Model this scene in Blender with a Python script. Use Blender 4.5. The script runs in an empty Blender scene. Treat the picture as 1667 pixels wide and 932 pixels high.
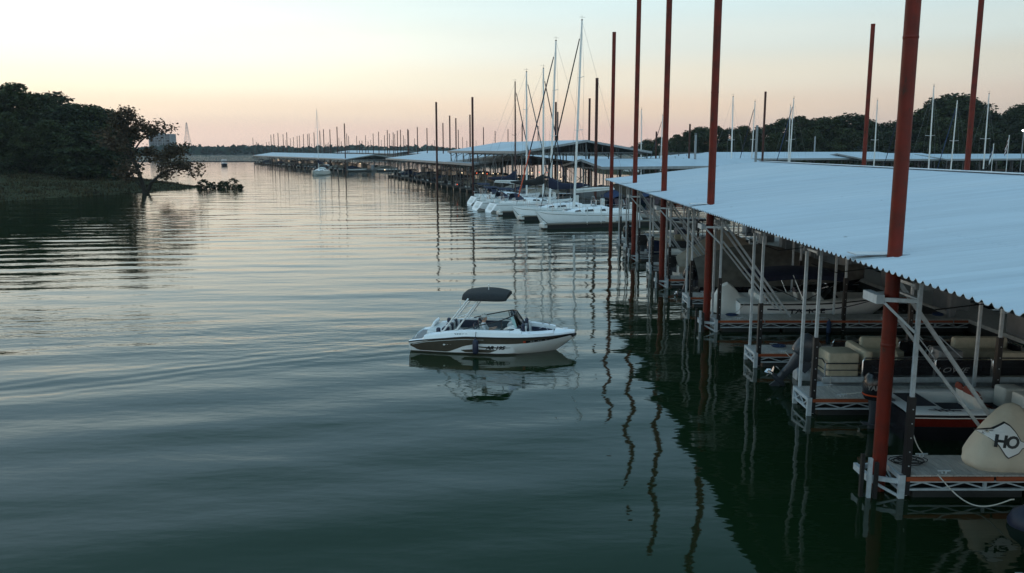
import bpy, math, random
import numpy as np
from mathutils import Matrix, Vector
R = math.radians
scene = bpy.context.scene
COL = scene.collection
rnd = random.Random(7)

# ---------------------------------------------------------------- camera
CAM_H, F, HOR = 7.1, 1372.0, 242.0
PITCH = math.atan((466 - HOR) / F)
CP, SP = math.cos(PITCH), math.sin(PITCH)
cd = bpy.data.cameras.new('camera'); cam = bpy.data.objects.new('camera', cd); COL.objects.link(cam)
cam.location = (0, 0, CAM_H); cam.rotation_euler = (math.pi / 2 - PITCH, 0, 0)
cd.sensor_width = 36; cd.lens = 36 * F / 1667; cd.clip_start = 0.1; cd.clip_end = 12000
scene.camera = cam

def W(px, py, h=0.0):
    """survey helper: where a ray at (px,py) of the photo meets height h"""
    dh = CAM_H - h
    z = F * dh / (CP * (py - HOR))
    return ((px - 833.5) / F * z, (z - dh * SP) / CP)

# ---------------------------------------------------------------- object helpers
def tag(o, label=None, cat=None, group=None, kind=None):
    if label: o['label'] = label
    if cat: o['category'] = cat
    if group: o['group'] = group
    if kind: o['kind'] = kind
    return o

def thing(name, label, cat, loc=(0, 0, 0), rz=0.0, group=None):
    o = bpy.data.objects.new(name, None); COL.objects.link(o)
    o.empty_display_size = .3
    o.location = loc; o.rotation_euler = (0, 0, rz)
    return tag(o, label, cat, group)

KIDS = {}
def children(o): return KIDS.get(o.name, [])

def reg(o, parent):
    if parent is not None:
        o.parent = parent
        KIDS.setdefault(parent.name, []).append(o)

def dup(o, loc=None, rz=None, label=None, group=None, parent=None, scale=None):
    c = o.copy(); COL.objects.link(c)
    if parent is not None: reg(c, parent)
    if loc is not None: c.location = loc
    if rz is not None: c.rotation_euler = (0, 0, rz)
    if scale is not None: c.scale = scale
    if label: c['label'] = label
    if group: c['group'] = group
    for k in list(children(o)): dup(k, parent=c)
    return c

class MB:
    """collects polygons, builds ONE mesh object"""
    def __init__(s): s.v = []; s.f = []; s.m = []; s.M = None
    def add(s, vs, fs, m=0):
        b = len(s.v)
        if s.M is not None: vs = [tuple(s.M @ Vector(p)) for p in vs]
        s.v += [tuple(p) for p in vs]
        for f in fs: s.f.append(tuple(i + b for i in f)); s.m.append(m)
        return s
    def box(s, x0, x1, y0, y1, z0, z1, m=0):
        vs = [(x0,y0,z0),(x1,y0,z0),(x1,y1,z0),(x0,y1,z0),(x0,y0,z1),(x1,y0,z1),(x1,y1,z1),(x0,y1,z1)]
        return s.add(vs, [(3,2,1,0),(4,5,6,7),(0,1,5,4),(1,2,6,5),(2,3,7,6),(3,0,4,7)], m)
    def rbox(s, x0, x1, y0, y1, z0, z1, r=.05, m=0, n=3):
        """box with rounded vertical edges and a soft top"""
        def ring(ins, z):
            out = []
            rr = max(r - ins, .002)
            for cx, cy, a0 in ((x1-r, y1-r, 0), (x0+r, y1-r, 90), (x0+r, y0+r, 180), (x1-r, y0+r, 270)):
                for k in range(n + 1):
                    a = R(a0 + 90 * k / n); out.append((cx + rr*math.cos(a), cy + rr*math.sin(a), z))
            return out
        q = min(r, (z1 - z0) / 2.2)
        return s.loft([ring(0, z0), ring(0, z1 - q), ring(q*.3, z1 - q*.3), ring(q, z1)], True, True, m)
    def loft(s, secs, closed=True, caps=True, m=0):
        n = len(secs[0]); vs = [p for q in secs for p in q]; fs = []
        for i in range(len(secs) - 1):
            for j in range(n if closed else n - 1):
                k = (j + 1) % n
                fs.append((i*n + j, i*n + k, (i+1)*n + k, (i+1)*n + j))
        if caps:
            fs.append(tuple(range(n - 1, -1, -1))); fs.append(tuple((len(secs)-1)*n + j for j in range(n)))
        return s.add(vs, fs, m)
    def tube(s, pts, r, n=8, m=0, caps=True):
        P = [Vector(p) for p in pts]
        rr = r if isinstance(r, (list, tuple)) else [r] * len(P)
        secs = []; up = None
        for i, p in enumerate(P):
            t = (P[min(i+1, len(P)-1)] - P[max(i-1, 0)]).normalized()
            if up is None: up = Vector((0,0,1)) if abs(t.z) < .9 else Vector((1,0,0))
            a = t.cross(up).normalized(); b = a.cross(t).normalized(); up = b
            secs.append([tuple(p + rr[i]*(math.cos(2*math.pi*k/n)*a + math.sin(2*math.pi*k/n)*b)) for k in range(n)])
        return s.loft(secs, True, caps, m)
    def beam(s, p, q, w, h, m=0):
        p, q = Vector(p), Vector(q); t = (q - p).normalized()
        up = Vector((0,0,1)) if abs(t.z) < .95 else Vector((0,1,0))
        a = t.cross(up).normalized(); b = a.cross(t).normalized()
        def c(o): return [tuple(o + a*sx*w/2 + b*sy*h/2) for sx, sy in ((-1,-1),(1,-1),(1,1),(-1,1))]
        return s.loft([c(p), c(q)], True, True, m)
    def grid(s, rows, m=0): return s.loft(rows, False, False, m)
    def ball(s, c, rx, ry, rz, nu=12, nv=8, m=0):
        secs = []
        for i in range(1, nv):
            a = math.pi * i / nv - math.pi/2
            secs.append([(c[0] + rx*math.cos(a)*math.cos(2*math.pi*k/nu), c[1] + ry*math.cos(a)*math.sin(2*math.pi*k/nu), c[2] + rz*math.sin(a)) for k in range(nu)])
        return s.loft(secs, True, True, m)
    def prism(s, outline, z0, z1, m=0):
        n = len(outline)
        return s.loft([[(x, y, z0) for x, y in outline], [(x, y, z1) for x, y in outline]], True, True, m)
    def build(s, name, mats, parent=None, smooth=True, loc=None):
        me = bpy.data.meshes.new(name); me.from_pydata(s.v, [], s.f)
        if not isinstance(mats, (list, tuple)): mats = [mats]
        for m in mats: me.materials.append(m)
        if len(mats) > 1: me.polygons.foreach_set('material_index', s.m)
        me.update()
        if smooth:
            me.polygons.foreach_set('use_smooth', [True] * len(me.polygons))
            me.set_sharp_from_angle(angle=R(38))
        o = bpy.data.objects.new(name, me); COL.objects.link(o)
        reg(o, parent)
        if loc: o.location = loc
        return o

def np_mesh(name, v, f, mats, parent=None, smooth=False):
    me = bpy.data.meshes.new(name)
    me.vertices.add(len(v)); me.vertices.foreach_set('co', np.asarray(v, np.float32).ravel())
    f = np.asarray(f, np.int32); k = f.shape[1]
    me.loops.add(f.size); me.loops.foreach_set('vertex_index', f.ravel())
    me.polygons.add(len(f)); me.polygons.foreach_set('loop_start', np.arange(0, f.size, k, dtype=np.int32))
    try: me.polygons.foreach_set('loop_total', np.full(len(f), k, np.int32))
    except Exception: pass
    me.update(calc_edges=True); me.validate()
    for m in (mats if isinstance(mats, (list, tuple)) else [mats]): me.materials.append(m)
    if smooth: me.polygons.foreach_set('use_smooth', [True] * len(me.polygons))
    o = bpy.data.objects.new(name, me); COL.objects.link(o); reg(o, parent)
    return o

def text_polys(txt, size=1.0, shear=0.0, bold=0.0, sx=1.0):
    """letters as flat polygons, centred on their width, baseline y = 0"""
    c = bpy.data.curves.new('lettering', 'FONT'); c.body = txt; c.size = size; c.shear = shear
    c.offset = bold; c.align_x = 'CENTER'; c.resolution_u = 3
    o = bpy.data.objects.new('lettering', c); COL.objects.link(o)
    dg = bpy.context.evaluated_depsgraph_get(); dg.update()
    me = bpy.data.meshes.new_from_object(o.evaluated_get(dg))
    vs = [(p.co.x * sx, p.co.y) for p in me.vertices]; fs = [tuple(p.vertices) for p in me.polygons]
    bpy.data.objects.remove(o); bpy.data.curves.remove(c); bpy.data.meshes.remove(me)
    return vs, fs

def lettering(mb, txt, size, fn, m=0, **kw):
    vs, fs = text_polys(txt, size, **kw)
    mb.add([fn(x, y) for x, y in vs], fs, m)

def selli(cx, cy, z, a, b, n=16, p=3.0):
    out = []
    for k in range(n):
        t = 2*math.pi*k/n; c, s_ = math.cos(t), math.sin(t)
        out.append((cx + a*math.copysign(abs(c)**(2/p), c), cy + b*math.copysign(abs(s_)**(2/p), s_), z))
    return out

# ---------------------------------------------------------------- materials
MATS = {}
def pmat(name, col, rough=.5, metal=0.0, var=.15, scale=5.0, bump=0.0, bscale=40.0, spec=.5, stretch=(1,1,1), island=0.0, col2=None):
    m = bpy.data.materials.new(name); m.use_nodes = True; MATS[name] = m
    nt = m.node_tree; N = nt.nodes; L = nt.links; b = N['Principled BSDF']
    b.inputs['Roughness'].default_value = rough; b.inputs['Metallic'].default_value = metal
    b.inputs['Specular IOR Level'].default_value = spec
    tc = N.new('ShaderNodeTexCoord'); mp = N.new('ShaderNodeMapping'); mp.inputs['Scale'].default_value = stretch
    L.new(tc.outputs['Object'], mp.inputs['Vector'])
    no = N.new('ShaderNodeTexNoise'); no.inputs['Scale'].default_value = scale; no.inputs['Detail'].default_value = 5
    L.new(mp.outputs['Vector'], no.inputs['Vector'])
    rp = N.new('ShaderNodeMapRange'); rp.inputs['From Min'].default_value = .3; rp.inputs['From Max'].default_value = .7
    L.new(no.outputs['Fac'], rp.inputs['Value'])
    mx = N.new('ShaderNodeMix'); mx.data_type = 'RGBA'
    c2 = col2 if col2 else tuple(x*(1-2*var) for x in col)
    mx.inputs['A'].default_value = (*[max(0, x) for x in c2], 1); mx.inputs['B'].default_value = (*col, 1)
    L.new(rp.outputs['Result'], mx.inputs['Factor'])
    out = mx.outputs['Result']
    if island:
        ge = N.new('ShaderNodeNewGeometry'); mr = N.new('ShaderNodeMapRange')
        mr.inputs['To Min'].default_value = 1 - island; mr.inputs['To Max'].default_value = 1 + island
        L.new(ge.outputs['Random Per Island'], mr.inputs['Value'])
        mu = N.new('ShaderNodeMix'); mu.data_type = 'RGBA'; mu.blend_type = 'MULTIPLY'; mu.inputs['Factor'].default_value = 1
        L.new(out, mu.inputs['A']); L.new(mr.outputs['Result'], mu.inputs['B']); out = mu.outputs['Result']
    L.new(out, b.inputs['Base Color'])
    if bump:
        n2 = N.new('ShaderNodeTexNoise'); n2.inputs['Scale'].default_value = bscale; n2.inputs['Detail'].default_value = 4
        L.new(mp.outputs['Vector'], n2.inputs['Vector'])
        bp = N.new('ShaderNodeBump'); bp.inputs['Strength'].default_value = bump; bp.inputs['Distance'].default_value = .02
        L.new(n2.outputs['Fac'], bp.inputs['Height']); L.new(bp.outputs['Normal'], b.inputs['Normal'])
    return m

rust = pmat('rust_red_paint', (.165,.0115,.003), .55, var=.22, scale=3, bump=.3, bscale=25, col2=(.085,.010,.004), spec=.3)
rust_far = pmat('dull_rust_paint', (.07,.014,.008), .7, var=.25, scale=1.5)
roofm = pmat('white_roof_sheet', (.53,.59,.63), .36, var=.05, scale=.35, spec=.45, stretch=(.25,1,1), col2=(.47,.54,.59))
roof_far = pmat('white_roof_sheet_weathered', (.48,.56,.62), .5, var=.08, scale=.2, spec=.3, stretch=(.3,1.5,1))
alu = pmat('galvanised_steel', (.56,.62,.66), .42, .25, var=.12, scale=9)
post_far = pmat('dull_steel_post', (.13,.135,.14), .65, .1, var=.2, scale=3)  # darkened steel: the gloom beneath the far eaves is in the colour
deck_far = pmat('shade_dark_boards', (.14,.135,.125), .85, var=.2, scale=2)  # board colour carries the shade of the far roofed slips
alu_far = pmat('galvanised_steel_weathered', (.30,.32,.33), .6, .1, var=.15, scale=3)
blackp = pmat('black_plastic', (.010,.010,.012), .45, var=.2, scale=20)
floatm = pmat('black_dock_float', (.012,.012,.012), .6, var=.3, scale=8)
deckm = pmat('composite_decking', (.46,.44,.41), .75, var=.16, scale=6, stretch=(3,.6,1), bump=.25, bscale=60, island=.10)
trim = pmat('cedar_trim_board', (.36,.075,.022), .65, var=.22, scale=4, stretch=(.4,3,3), bump=.2)
under = pmat('shade_dark_underside', (.085,.09,.095), .6, .2, var=.12, scale=3)  # shade below the roofs is put into this dark colour
gel = pmat('white_gelcoat', (.86,.87,.87), .22, var=.03, scale=2)
gel2 = pmat('off_white_gelcoat', (.62,.61,.57), .35, var=.06, scale=3)
brown = pmat('bronze_hull_paint', (.105,.088,.066), .25, .2, var=.08, scale=4)
navy = pmat('navy_canvas', (.012,.016,.045), .85, var=.2, scale=12, bump=.4)
navyv = pmat('navy_vinyl', (.016,.022,.05), .5, var=.15, scale=10)
charc = pmat('charcoal_canvas', (.020,.021,.022), .9, var=.2, scale=8, bump=.5, bscale=18)
whitep = pmat('white_powder_coat', (.78,.78,.76), .35, var=.04)
vinyl = pmat('white_vinyl', (.66,.66,.63), .5, var=.06, scale=5)
greyv = pmat('grey_vinyl', (.17,.18,.19), .5, var=.1, scale=5)
tanv = pmat('tan_vinyl', (.48,.42,.31), .55, var=.1, scale=7, bump=.15)
tarp_tan = pmat('beige_canvas', (.36,.32,.26), .85, var=.13, scale=3, bump=.5, bscale=14)
bag_cloth = pmat('pale_bag_canvas', (.62,.55,.44), .85, var=.08, scale=2.5, bump=.6, bscale=9)
tarp_grey = pmat('grey_boat_tarp', (.15,.14,.12), .9, var=.25, scale=2.5, bump=.5, bscale=10)
tarp_blue = pmat('blue_boat_tarp', (.03,.055,.13), .85, var=.2, scale=3, bump=.5)
redc = pmat('red_canvas', (.19,.026,.012), .75, var=.22, scale=4, bump=.3)
red_gel = pmat('red_gelcoat', (.17,.016,.009), .25, .1, var=.12, scale=6)
dark_gel = pmat('black_gelcoat', (.014,.014,.018), .2, var=.1, scale=6)
navy_gel = pmat('navy_gelcoat', (.012,.02,.05), .2, var=.1, scale=6)
green_gel = pmat('green_gelcoat', (.015,.06,.045), .25, var=.1, scale=6)
carpet = pmat('navy_carpet', (.018,.022,.038), .95, var=.3, scale=60)
chrome = pmat('polished_steel', (.62,.63,.64), .15, .95, var=.04)
engine_grey = pmat('engine_grey', (.06,.07,.085), .35, .3, var=.1, scale=6)
skin = pmat('skin', (.58,.31,.21), .55, var=.08, scale=20)
shirt = pmat('white_shirt', (.72,.73,.74), .85, var=.08, scale=12, bump=.2)
cap_m = pmat('white_cap', (.62,.62,.60), .85, var=.08, scale=12)
shorts = pmat('khaki_shorts', (.20,.17,.12), .85, var=.1, scale=12)
white_ink = pmat('white_lettering', (.75,.75,.75), .5, var=.02)
black_ink = pmat('black_lettering', (.012,.012,.014), .4, var=.05)
silver_ink = pmat('silver_lettering', (.36,.37,.38), .35, .5, var=.05)
orange_ink = pmat('orange_decal', (.55,.07,.02), .4, var=.1)
ropem = pmat('white_rope', (.62,.60,.54), .85, var=.15, scale=40)
rope_dark = pmat('dark_rope', (.02,.02,.02), .85, var=.3, scale=40)
wood = pmat('weathered_wood', (.20,.17,.13), .85, var=.3, scale=3, stretch=(.3,3,3), bump=.3)
bark = pmat('bark', (.035,.028,.020), .95, var=.3, scale=6, stretch=(2,2,.4), bump=.6, bscale=12)
leaf1 = pmat('oak_leaf', (.044,.054,.016), .7, var=.25, scale=.22, island=.5, col2=(.016,.026,.008), spec=.2)
leaf2 = pmat('dark_leaf', (.032,.042,.013), .7, var=.25, scale=.22, island=.5, col2=(.012,.021,.007), spec=.2)
leaf3 = pmat('dry_russet_leaf', (.085,.055,.034), .8, var=.25, scale=.4, island=.5, col2=(.045,.036,.018), spec=.2)
grassm = pmat('rough_grass', (.050,.050,.022), .95, var=.3, scale=.25, bump=.8, bscale=6, col2=(.026,.032,.014), spec=.1)
blade = pmat('grass_blade', (.062,.050,.024), .9, var=.3, scale=.3, island=.5, spec=.1)
far_leaf = pmat('far_woods', (.045,.075,.055), .9, var=.3, scale=.02, island=.35, spec=.1)  # leaf colour lightened toward teal to imitate distance haze
far_soil = pmat('far_land', (.06,.06,.04), .95, var=.3, scale=.02)
concrete = pmat('concrete', (.21,.22,.23), .85, var=.12, scale=.3)
glassy = pmat('dark_window_glass', (.02,.03,.04), .08, var=.1)
brick = pmat('tan_wall', (.36,.31,.25), .85, var=.1, scale=2)
slate = pmat('blue_grey_shingle', (.09,.13,.15), .8, var=.15, scale=3)

def glass_mat():
    m = bpy.data.materials.new('windshield_glass'); m.use_nodes = True
    nt = m.node_tree; N = nt.nodes; L = nt.links; N.remove(N['Principled BSDF'])
    t = N.new('ShaderNodeBsdfTransparent'); t.inputs['Color'].default_value = (.84,.88,.89,1)
    g = N.new('ShaderNodeBsdfGlossy'); g.inputs['Roughness'].default_value = .03
    fr = N.new('ShaderNodeFresnel'); fr.inputs['IOR'].default_value = 1.45
    mx = N.new('ShaderNodeMixShader'); L.new(fr.outputs['Fac'], mx.inputs['Fac'])
    L.new(t.outputs['BSDF'], mx.inputs[1]); L.new(g.outputs['BSDF'], mx.inputs[2])
    L.new(mx.outputs['Shader'], N['Material Output'].inputs['Surface'])
    return m
glass = glass_mat()

def emit(name, col, s):
    m = bpy.data.materials.new(name); m.use_nodes = True
    b = m.node_tree.nodes['Principled BSDF']
    b.inputs['Emission Color'].default_value = (*col, 1); b.inputs['Emission Strength'].default_value = s
    b.inputs['Base Color'].default_value = (*col, 1)
    return m
lampw = emit('warm_lamp', (1.0,.72,.42), 2.2)
lampr = emit('red_lamp', (1.0,.12,.04), 1.6)
lampc = emit('cool_lamp', (.9,.97,1.0), 5)

# ---------------------------------------------------------------- sky and sun
SUN_AZ = R(-48)      # left of straight ahead
SUN_EL = R(3.5)
wd = bpy.data.worlds.new('World'); scene.world = wd; wd.use_nodes = True
def make_world():
    nt = wd.node_tree; N = nt.nodes; L = nt.links
    for n in list(N): N.remove(n)
    out = N.new('ShaderNodeOutputWorld')
    sky = N.new('ShaderNodeTexSky'); sky.sky_type = 'NISHITA'; sky.sun_disc = False
    sky.sun_elevation = SUN_EL; sky.sun_rotation = SUN_AZ; sky.air_density = 1.2; sky.dust_density = 1.5
    b1 = N.new('ShaderNodeBackground'); b1.inputs['Strength'].default_value = .012
    L.new(sky.outputs['Color'], b1.inputs['Color'])
    tc = N.new('ShaderNodeTexCoord'); sp = N.new('ShaderNodeSeparateXYZ'); L.new(tc.outputs['Generated'], sp.inputs['Vector'])
    def ramp(stops):
        r = N.new('ShaderNodeValToRGB'); e = r.color_ramp.elements; r.color_ramp.interpolation = 'EASE'
        while len(e) < len(stops): e.new(1.0)
        for i, (p, c) in enumerate(stops): e[i].position = p; e[i].color = (*c, 1)
        return r
    # elevation stops: sine of elevation, square-rooted so the low sky gets room
    mr = N.new('ShaderNodeMath'); mr.operation = 'MAXIMUM'; mr.inputs[1].default_value = 0; L.new(sp.outputs['Z'], mr.inputs[0])
    sq = N.new('ShaderNodeMath'); sq.operation = 'SQRT'; L.new(mr.outputs[0], sq.inputs[0])
    def st(lst): return [(math.sqrt(e), c) for e, c in lst]
    top_ = (.27,.43,.59)
    sunside = ramp(st([(0,(.73,.56,.49)),(.02,(.79,.63,.53)),(.045,(.86,.73,.58)),(.075,(.92,.87,.70)),(.11,(.94,.95,.83)),(.155,(.83,.90,.84)),(.21,(.58,.76,.82)),(.32,(.32,.52,.66)),(.48,(.15,.31,.38)),(.75,top_),(1,top_)]))
    mid = ramp(st([(0,(.60,.44,.39)),(.018,(.66,.48,.41)),(.045,(.72,.57,.44)),(.08,(.70,.65,.54)),(.12,(.63,.68,.64)),(.165,(.56,.69,.70)),(.21,(.40,.60,.70)),(.32,(.23,.41,.53)),(.48,(.11,.25,.30)),(.75,top_),(1,top_)]))
    away = ramp(st([(0,(.42,.355,.32)),(.03,(.46,.39,.34)),(.055,(.49,.425,.37)),(.09,(.50,.49,.43)),(.125,(.475,.55,.54)),(.17,(.43,.56,.60)),(.22,(.36,.52,.59)),(.32,(.21,.36,.44)),(.48,(.095,.22,.25)),(.75,top_),(1,top_)]))
    for r in (sunside, mid, away): L.new(sq.outputs[0], r.inputs['Fac'])
    # azimuth: dot of the flat direction with the sun's
    cx = N.new('ShaderNodeCombineXYZ'); L.new(sp.outputs['X'], cx.inputs['X']); L.new(sp.outputs['Y'], cx.inputs['Y'])
    nv = N.new('ShaderNodeVectorMath'); nv.operation = 'NORMALIZE'; L.new(cx.outputs[0], nv.inputs[0])
    dt = N.new('ShaderNodeVectorMath'); dt.operation = 'DOT_PRODUCT'; L.new(nv.outputs[0], dt.inputs[0])
    dt.inputs[1].default_value = (math.sin(SUN_AZ), math.cos(SUN_AZ), 0)
    def rng(a, b):
        m = N.new('ShaderNodeMapRange'); m.interpolation_type = 'SMOOTHSTEP'
        m.inputs['From Min'].default_value = a; m.inputs['From Max'].default_value = b
        L.new(dt.outputs['Value'], m.inputs['Value']); return m.outputs['Result']
    def mix(f, a, b):
        m = N.new('ShaderNodeMix'); m.data_type = 'RGBA'; L.new(f, m.inputs['Factor']); L.new(a, m.inputs['A']); L.new(b, m.inputs['B']); return m.outputs['Result']
    c = mix(rng(.55, 1.0), mid.outputs['Color'], sunside.outputs['Color'])
    c = mix(rng(.05, .62), away.outputs['Color'], c)
    bk = N.new('ShaderNodeMapRange'); bk.interpolation_type = 'SMOOTHSTEP'; bk.inputs['From Min'].default_value = .1; bk.inputs['From Max'].default_value = -.7
    bk.inputs['To Min'].default_value = 1.0; bk.inputs['To Max'].default_value = 1.75; L.new(sp.outputs['Y'], bk.inputs['Value'])
    bm = N.new('ShaderNodeMix'); bm.data_type = 'RGBA'; bm.blend_type = 'MULTIPLY'; bm.inputs['Factor'].default_value = 1; L.new(c, bm.inputs['A']); L.new(bk.outputs['Result'], bm.inputs['B']); c = bm.outputs['Result']
    # faint, broad cirrus veils
    mp = N.new('ShaderNodeMapping'); mp.inputs['Scale'].default_value = (2.2, 2.2, 16); L.new(tc.outputs['Generated'], mp.inputs['Vector'])
    nz = N.new('ShaderNodeTexNoise'); nz.inputs['Scale'].default_value = 1.6; nz.inputs['Detail'].default_value = 4; L.new(mp.outputs['Vector'], nz.inputs['Vector'])
    ml = N.new('ShaderNodeMapRange'); ml.inputs['To Min'].default_value = .92; ml.inputs['To Max'].default_value = 1.07; L.new(nz.outputs['Fac'], ml.inputs['Value'])
    mm = N.new('ShaderNodeMix'); mm.data_type = 'RGBA'; mm.blend_type = 'MULTIPLY'; mm.inputs['Factor'].default_value = 1
    L.new(c, mm.inputs['A']); L.new(ml.outputs['Result'], mm.inputs['B'])
    b2 = N.new('ShaderNodeBackground'); b2.inputs['Strength'].default_value = 1.0; L.new(mm.outputs['Result'], b2.inputs['Color'])
    ad = N.new('ShaderNodeAddShader'); L.new(b1.outputs[0], ad.inputs[0]); L.new(b2.outputs[0], ad.inputs[1])
    L.new(ad.outputs[0], out.inputs['Surface'])
make_world()
sl = bpy.data.lights.new('sun', 'SUN'); sl.energy = .16; sl.angle = R(4); sl.color = (1.0,.72,.48)
so = bpy.data.objects.new('sun', sl); COL.objects.link(so)
so.rotation_euler = Vector((-math.sin(SUN_AZ)*math.cos(SUN_EL), -math.cos(SUN_AZ)*math.cos(SUN_EL), -math.sin(SUN_EL))).to_track_quat('-Z', 'Y').to_euler()
scene.view_settings.view_transform = 'Standard'; scene.view_settings.look = 'None'
scene.view_settings.exposure = .38; scene.view_settings.gamma = 1
scene.cycles.use_denoising = True
scene.cycles.max_bounces = 6; scene.cycles.transparent_max_bounces = 12

# ---------------------------------------------------------------- water
def water_mat():
    m = bpy.data.materials.new('lake_water'); m.use_nodes = True
    nt = m.node_tree; N = nt.nodes; L = nt.links; b = N['Principled BSDF']
    b.inputs['Base Color'].default_value = (.0065,.0185,.0062,1); b.inputs['Roughness'].default_value = .035; b.inputs['IOR'].default_value = 1.333
    tc = N.new('ShaderNodeTexCoord'); pos = tc.outputs['Object']
    sp = N.new('ShaderNodeSeparateXYZ'); L.new(pos, sp.inputs[0])
    def math_(op, a, b_=None):
        n = N.new('ShaderNodeMath'); n.operation = op
        for i, q in enumerate((a, b_)):
            if q is None: continue
            if isinstance(q, (int, float)): n.inputs[i].default_value = q
            else: L.new(q, n.inputs[i])
        return n.outputs[0]
    def rng(v, a, b_, c=0., d=1.):
        n = N.new('ShaderNodeMapRange'); n.interpolation_type = 'SMOOTHSTEP'
        n.inputs['From Min'].default_value = a; n.inputs['From Max'].default_value = b_; n.inputs['To Min'].default_value = c; n.inputs['To Max'].default_value = d
        L.new(v, n.inputs['Value']); return n.outputs['Result']
    def noise(scale, rot, st, detail=2., rough=.5):
        mp = N.new('ShaderNodeMapping'); mp.inputs['Rotation'].default_value = (0, 0, R(rot)); mp.inputs['Scale'].default_value = st
        L.new(pos, mp.inputs['Vector'])
        n = N.new('ShaderNodeTexNoise'); n.noise_dimensions = '2D'; n.inputs['Scale'].default_value = scale; n.inputs['Detail'].default_value = detail; n.inputs['Roughness'].default_value = rough
        L.new(mp.outputs[0], n.inputs['Vector']); return n.outputs['Fac']
    def bands(rot, wl, dist, dscale):
        mp = N.new('ShaderNodeMapping'); mp.vector_type = 'POINT'; mp.inputs['Rotation'].default_value = (0, 0, R(rot)); L.new(pos, mp.inputs['Vector'])
        w = N.new('ShaderNodeTexWave'); w.wave_type = 'BANDS'; w.bands_direction = 'Y'; w.wave_profile = 'SIN'
        w.inputs['Scale'].default_value = 2*math.pi/20/wl; w.inputs['Distortion'].default_value = dist; w.inputs['Detail'].default_value = 1.5; w.inputs['Detail Scale'].default_value = dscale
        L.new(mp.outputs[0], w.inputs['Vector']); return w.outputs['Fac']
    X, Y = sp.outputs['X'], sp.outputs['Y']
    # long low swell, broad ripples, fine ripples
    swell = math_('MULTIPLY', noise(.16, 12, (.55, 1.5, 1), 1.0), .085)
    mid_ = math_('MULTIPLY', noise(.52, -8, (.5, 1.3, 1), 1.5), .029)
    fine = math_('MULTIPLY', noise(2.6, 6, (.5, 1.3, 1), 2.0), .0058)
    # ripples get finer and livelier in the middle distance near the boat's track
    # wake arms trailing off to the left of the runabout
    arm = math_('SUBTRACT', math_('SUBTRACT', Y, 30.0), math_('MULTIPLY', math_('ADD', X, 3.8), .50))
    arm_mask = math_('MULTIPLY', rng(math_('ABSOLUTE', arm), .2, 2.6, 1, 0), rng(X, -40, -3.6, .55, 1))
    arm_mask = math_('MULTIPLY', arm_mask, rng(X, -3.9, -3.2, 1, 0))
    wake1 = math_('MULTIPLY', math_('MULTIPLY', bands(-26, .75, 5.0, .8), arm_mask), .007)
    arm2 = math_('SUBTRACT', math_('SUBTRACT', Y, 31.5), math_('MULTIPLY', math_('ADD', X, 3.8), -.10))
    m2 = math_('MULTIPLY', rng(math_('ABSOLUTE', arm2), .6, 6.5, 1, 0), rng(X, -4.2, -3.0, 1, 0))
    wake2 = math_('MULTIPLY', math_('MULTIPLY', bands(-8, 1.0, 4.0, .8), m2), .006)
    chop = math_('MULTIPLY', math_('MULTIPLY', noise(1.7, 15, (.5, 1.3, 1), 3.5, .6), m2), .020)
    # long parallel waves rolling toward the left bank
    roll = math_('MULTIPLY', math_('MULTIPLY', bands(-9, 2.9, 3.5, .30), rng(Y, 34, 60, .30, 1)), .019)
    soft = math_('MULTIPLY', math_('MULTIPLY', bands(-21, 3.4, 5.0, .22), math_('MULTIPLY', rng(Y, 30, 40, 1, 0), rng(X, 2, 7, 1, 0))), .021)
    # open lake past the breakwater is ruffled by the wind
    open_ = math_('MULTIPLY', math_('MULTIPLY', noise(.55, 0, (.6, 1.2, 1), 4.0, .7), rng(Y, 470, 474)), 1.1)
    # calmer water far down the fairway
    near = math_('MULTIPLY', rng(Y, 90, 320, 1.0, .35), rng(Y, 10, 34, .55, 1.0))
    s1 = math_('MULTIPLY', math_('ADD', math_('ADD', swell, mid_), math_('ADD', fine, roll)), near)
    tot = math_('ADD', math_('ADD', s1, open_), math_('ADD', math_('ADD', wake1, wake2), math_('ADD', chop, soft)))
    bp = N.new('ShaderNodeBump'); bp.inputs['Strength'].default_value = 1; bp.inputs['Distance'].default_value = 1
    L.new(tot, bp.inputs['Height']); L.new(bp.outputs['Normal'], b.inputs['Normal'])
    return m
mb = MB(); mb.add([(-2700,-300,0),(2700,-300,0),(2700,2400,0),(-2700,2400,0)], [(0,1,2,3)])
tag(mb.build('water', water_mat(), smooth=False), kind='structure')

# ---------------------------------------------------------------- evening haze over the lake
def haze():
    m = bpy.data.materials.new('evening_haze'); m.use_nodes = True; nt = m.node_tree; N = nt.nodes; N.remove(N['Principled BSDF'])
    v = N.new('ShaderNodeVolumePrincipled'); v.inputs['Color'].default_value = (.78,.86,.92,1); v.inputs['Density'].default_value = .00013; v.inputs['Anisotropy'].default_value = .2
    nt.links.new(v.outputs['Volume'], N['Material Output'].inputs['Volume'])
    mb = MB(); mb.box(-2800, 2800, -400, 2500, -9, 90); o = mb.build('haze', m, smooth=False); o.display_type = 'WIRE'
    tag(o, 'thin pale evening haze lying over the lake', 'haze', kind='stuff')
haze()

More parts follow.
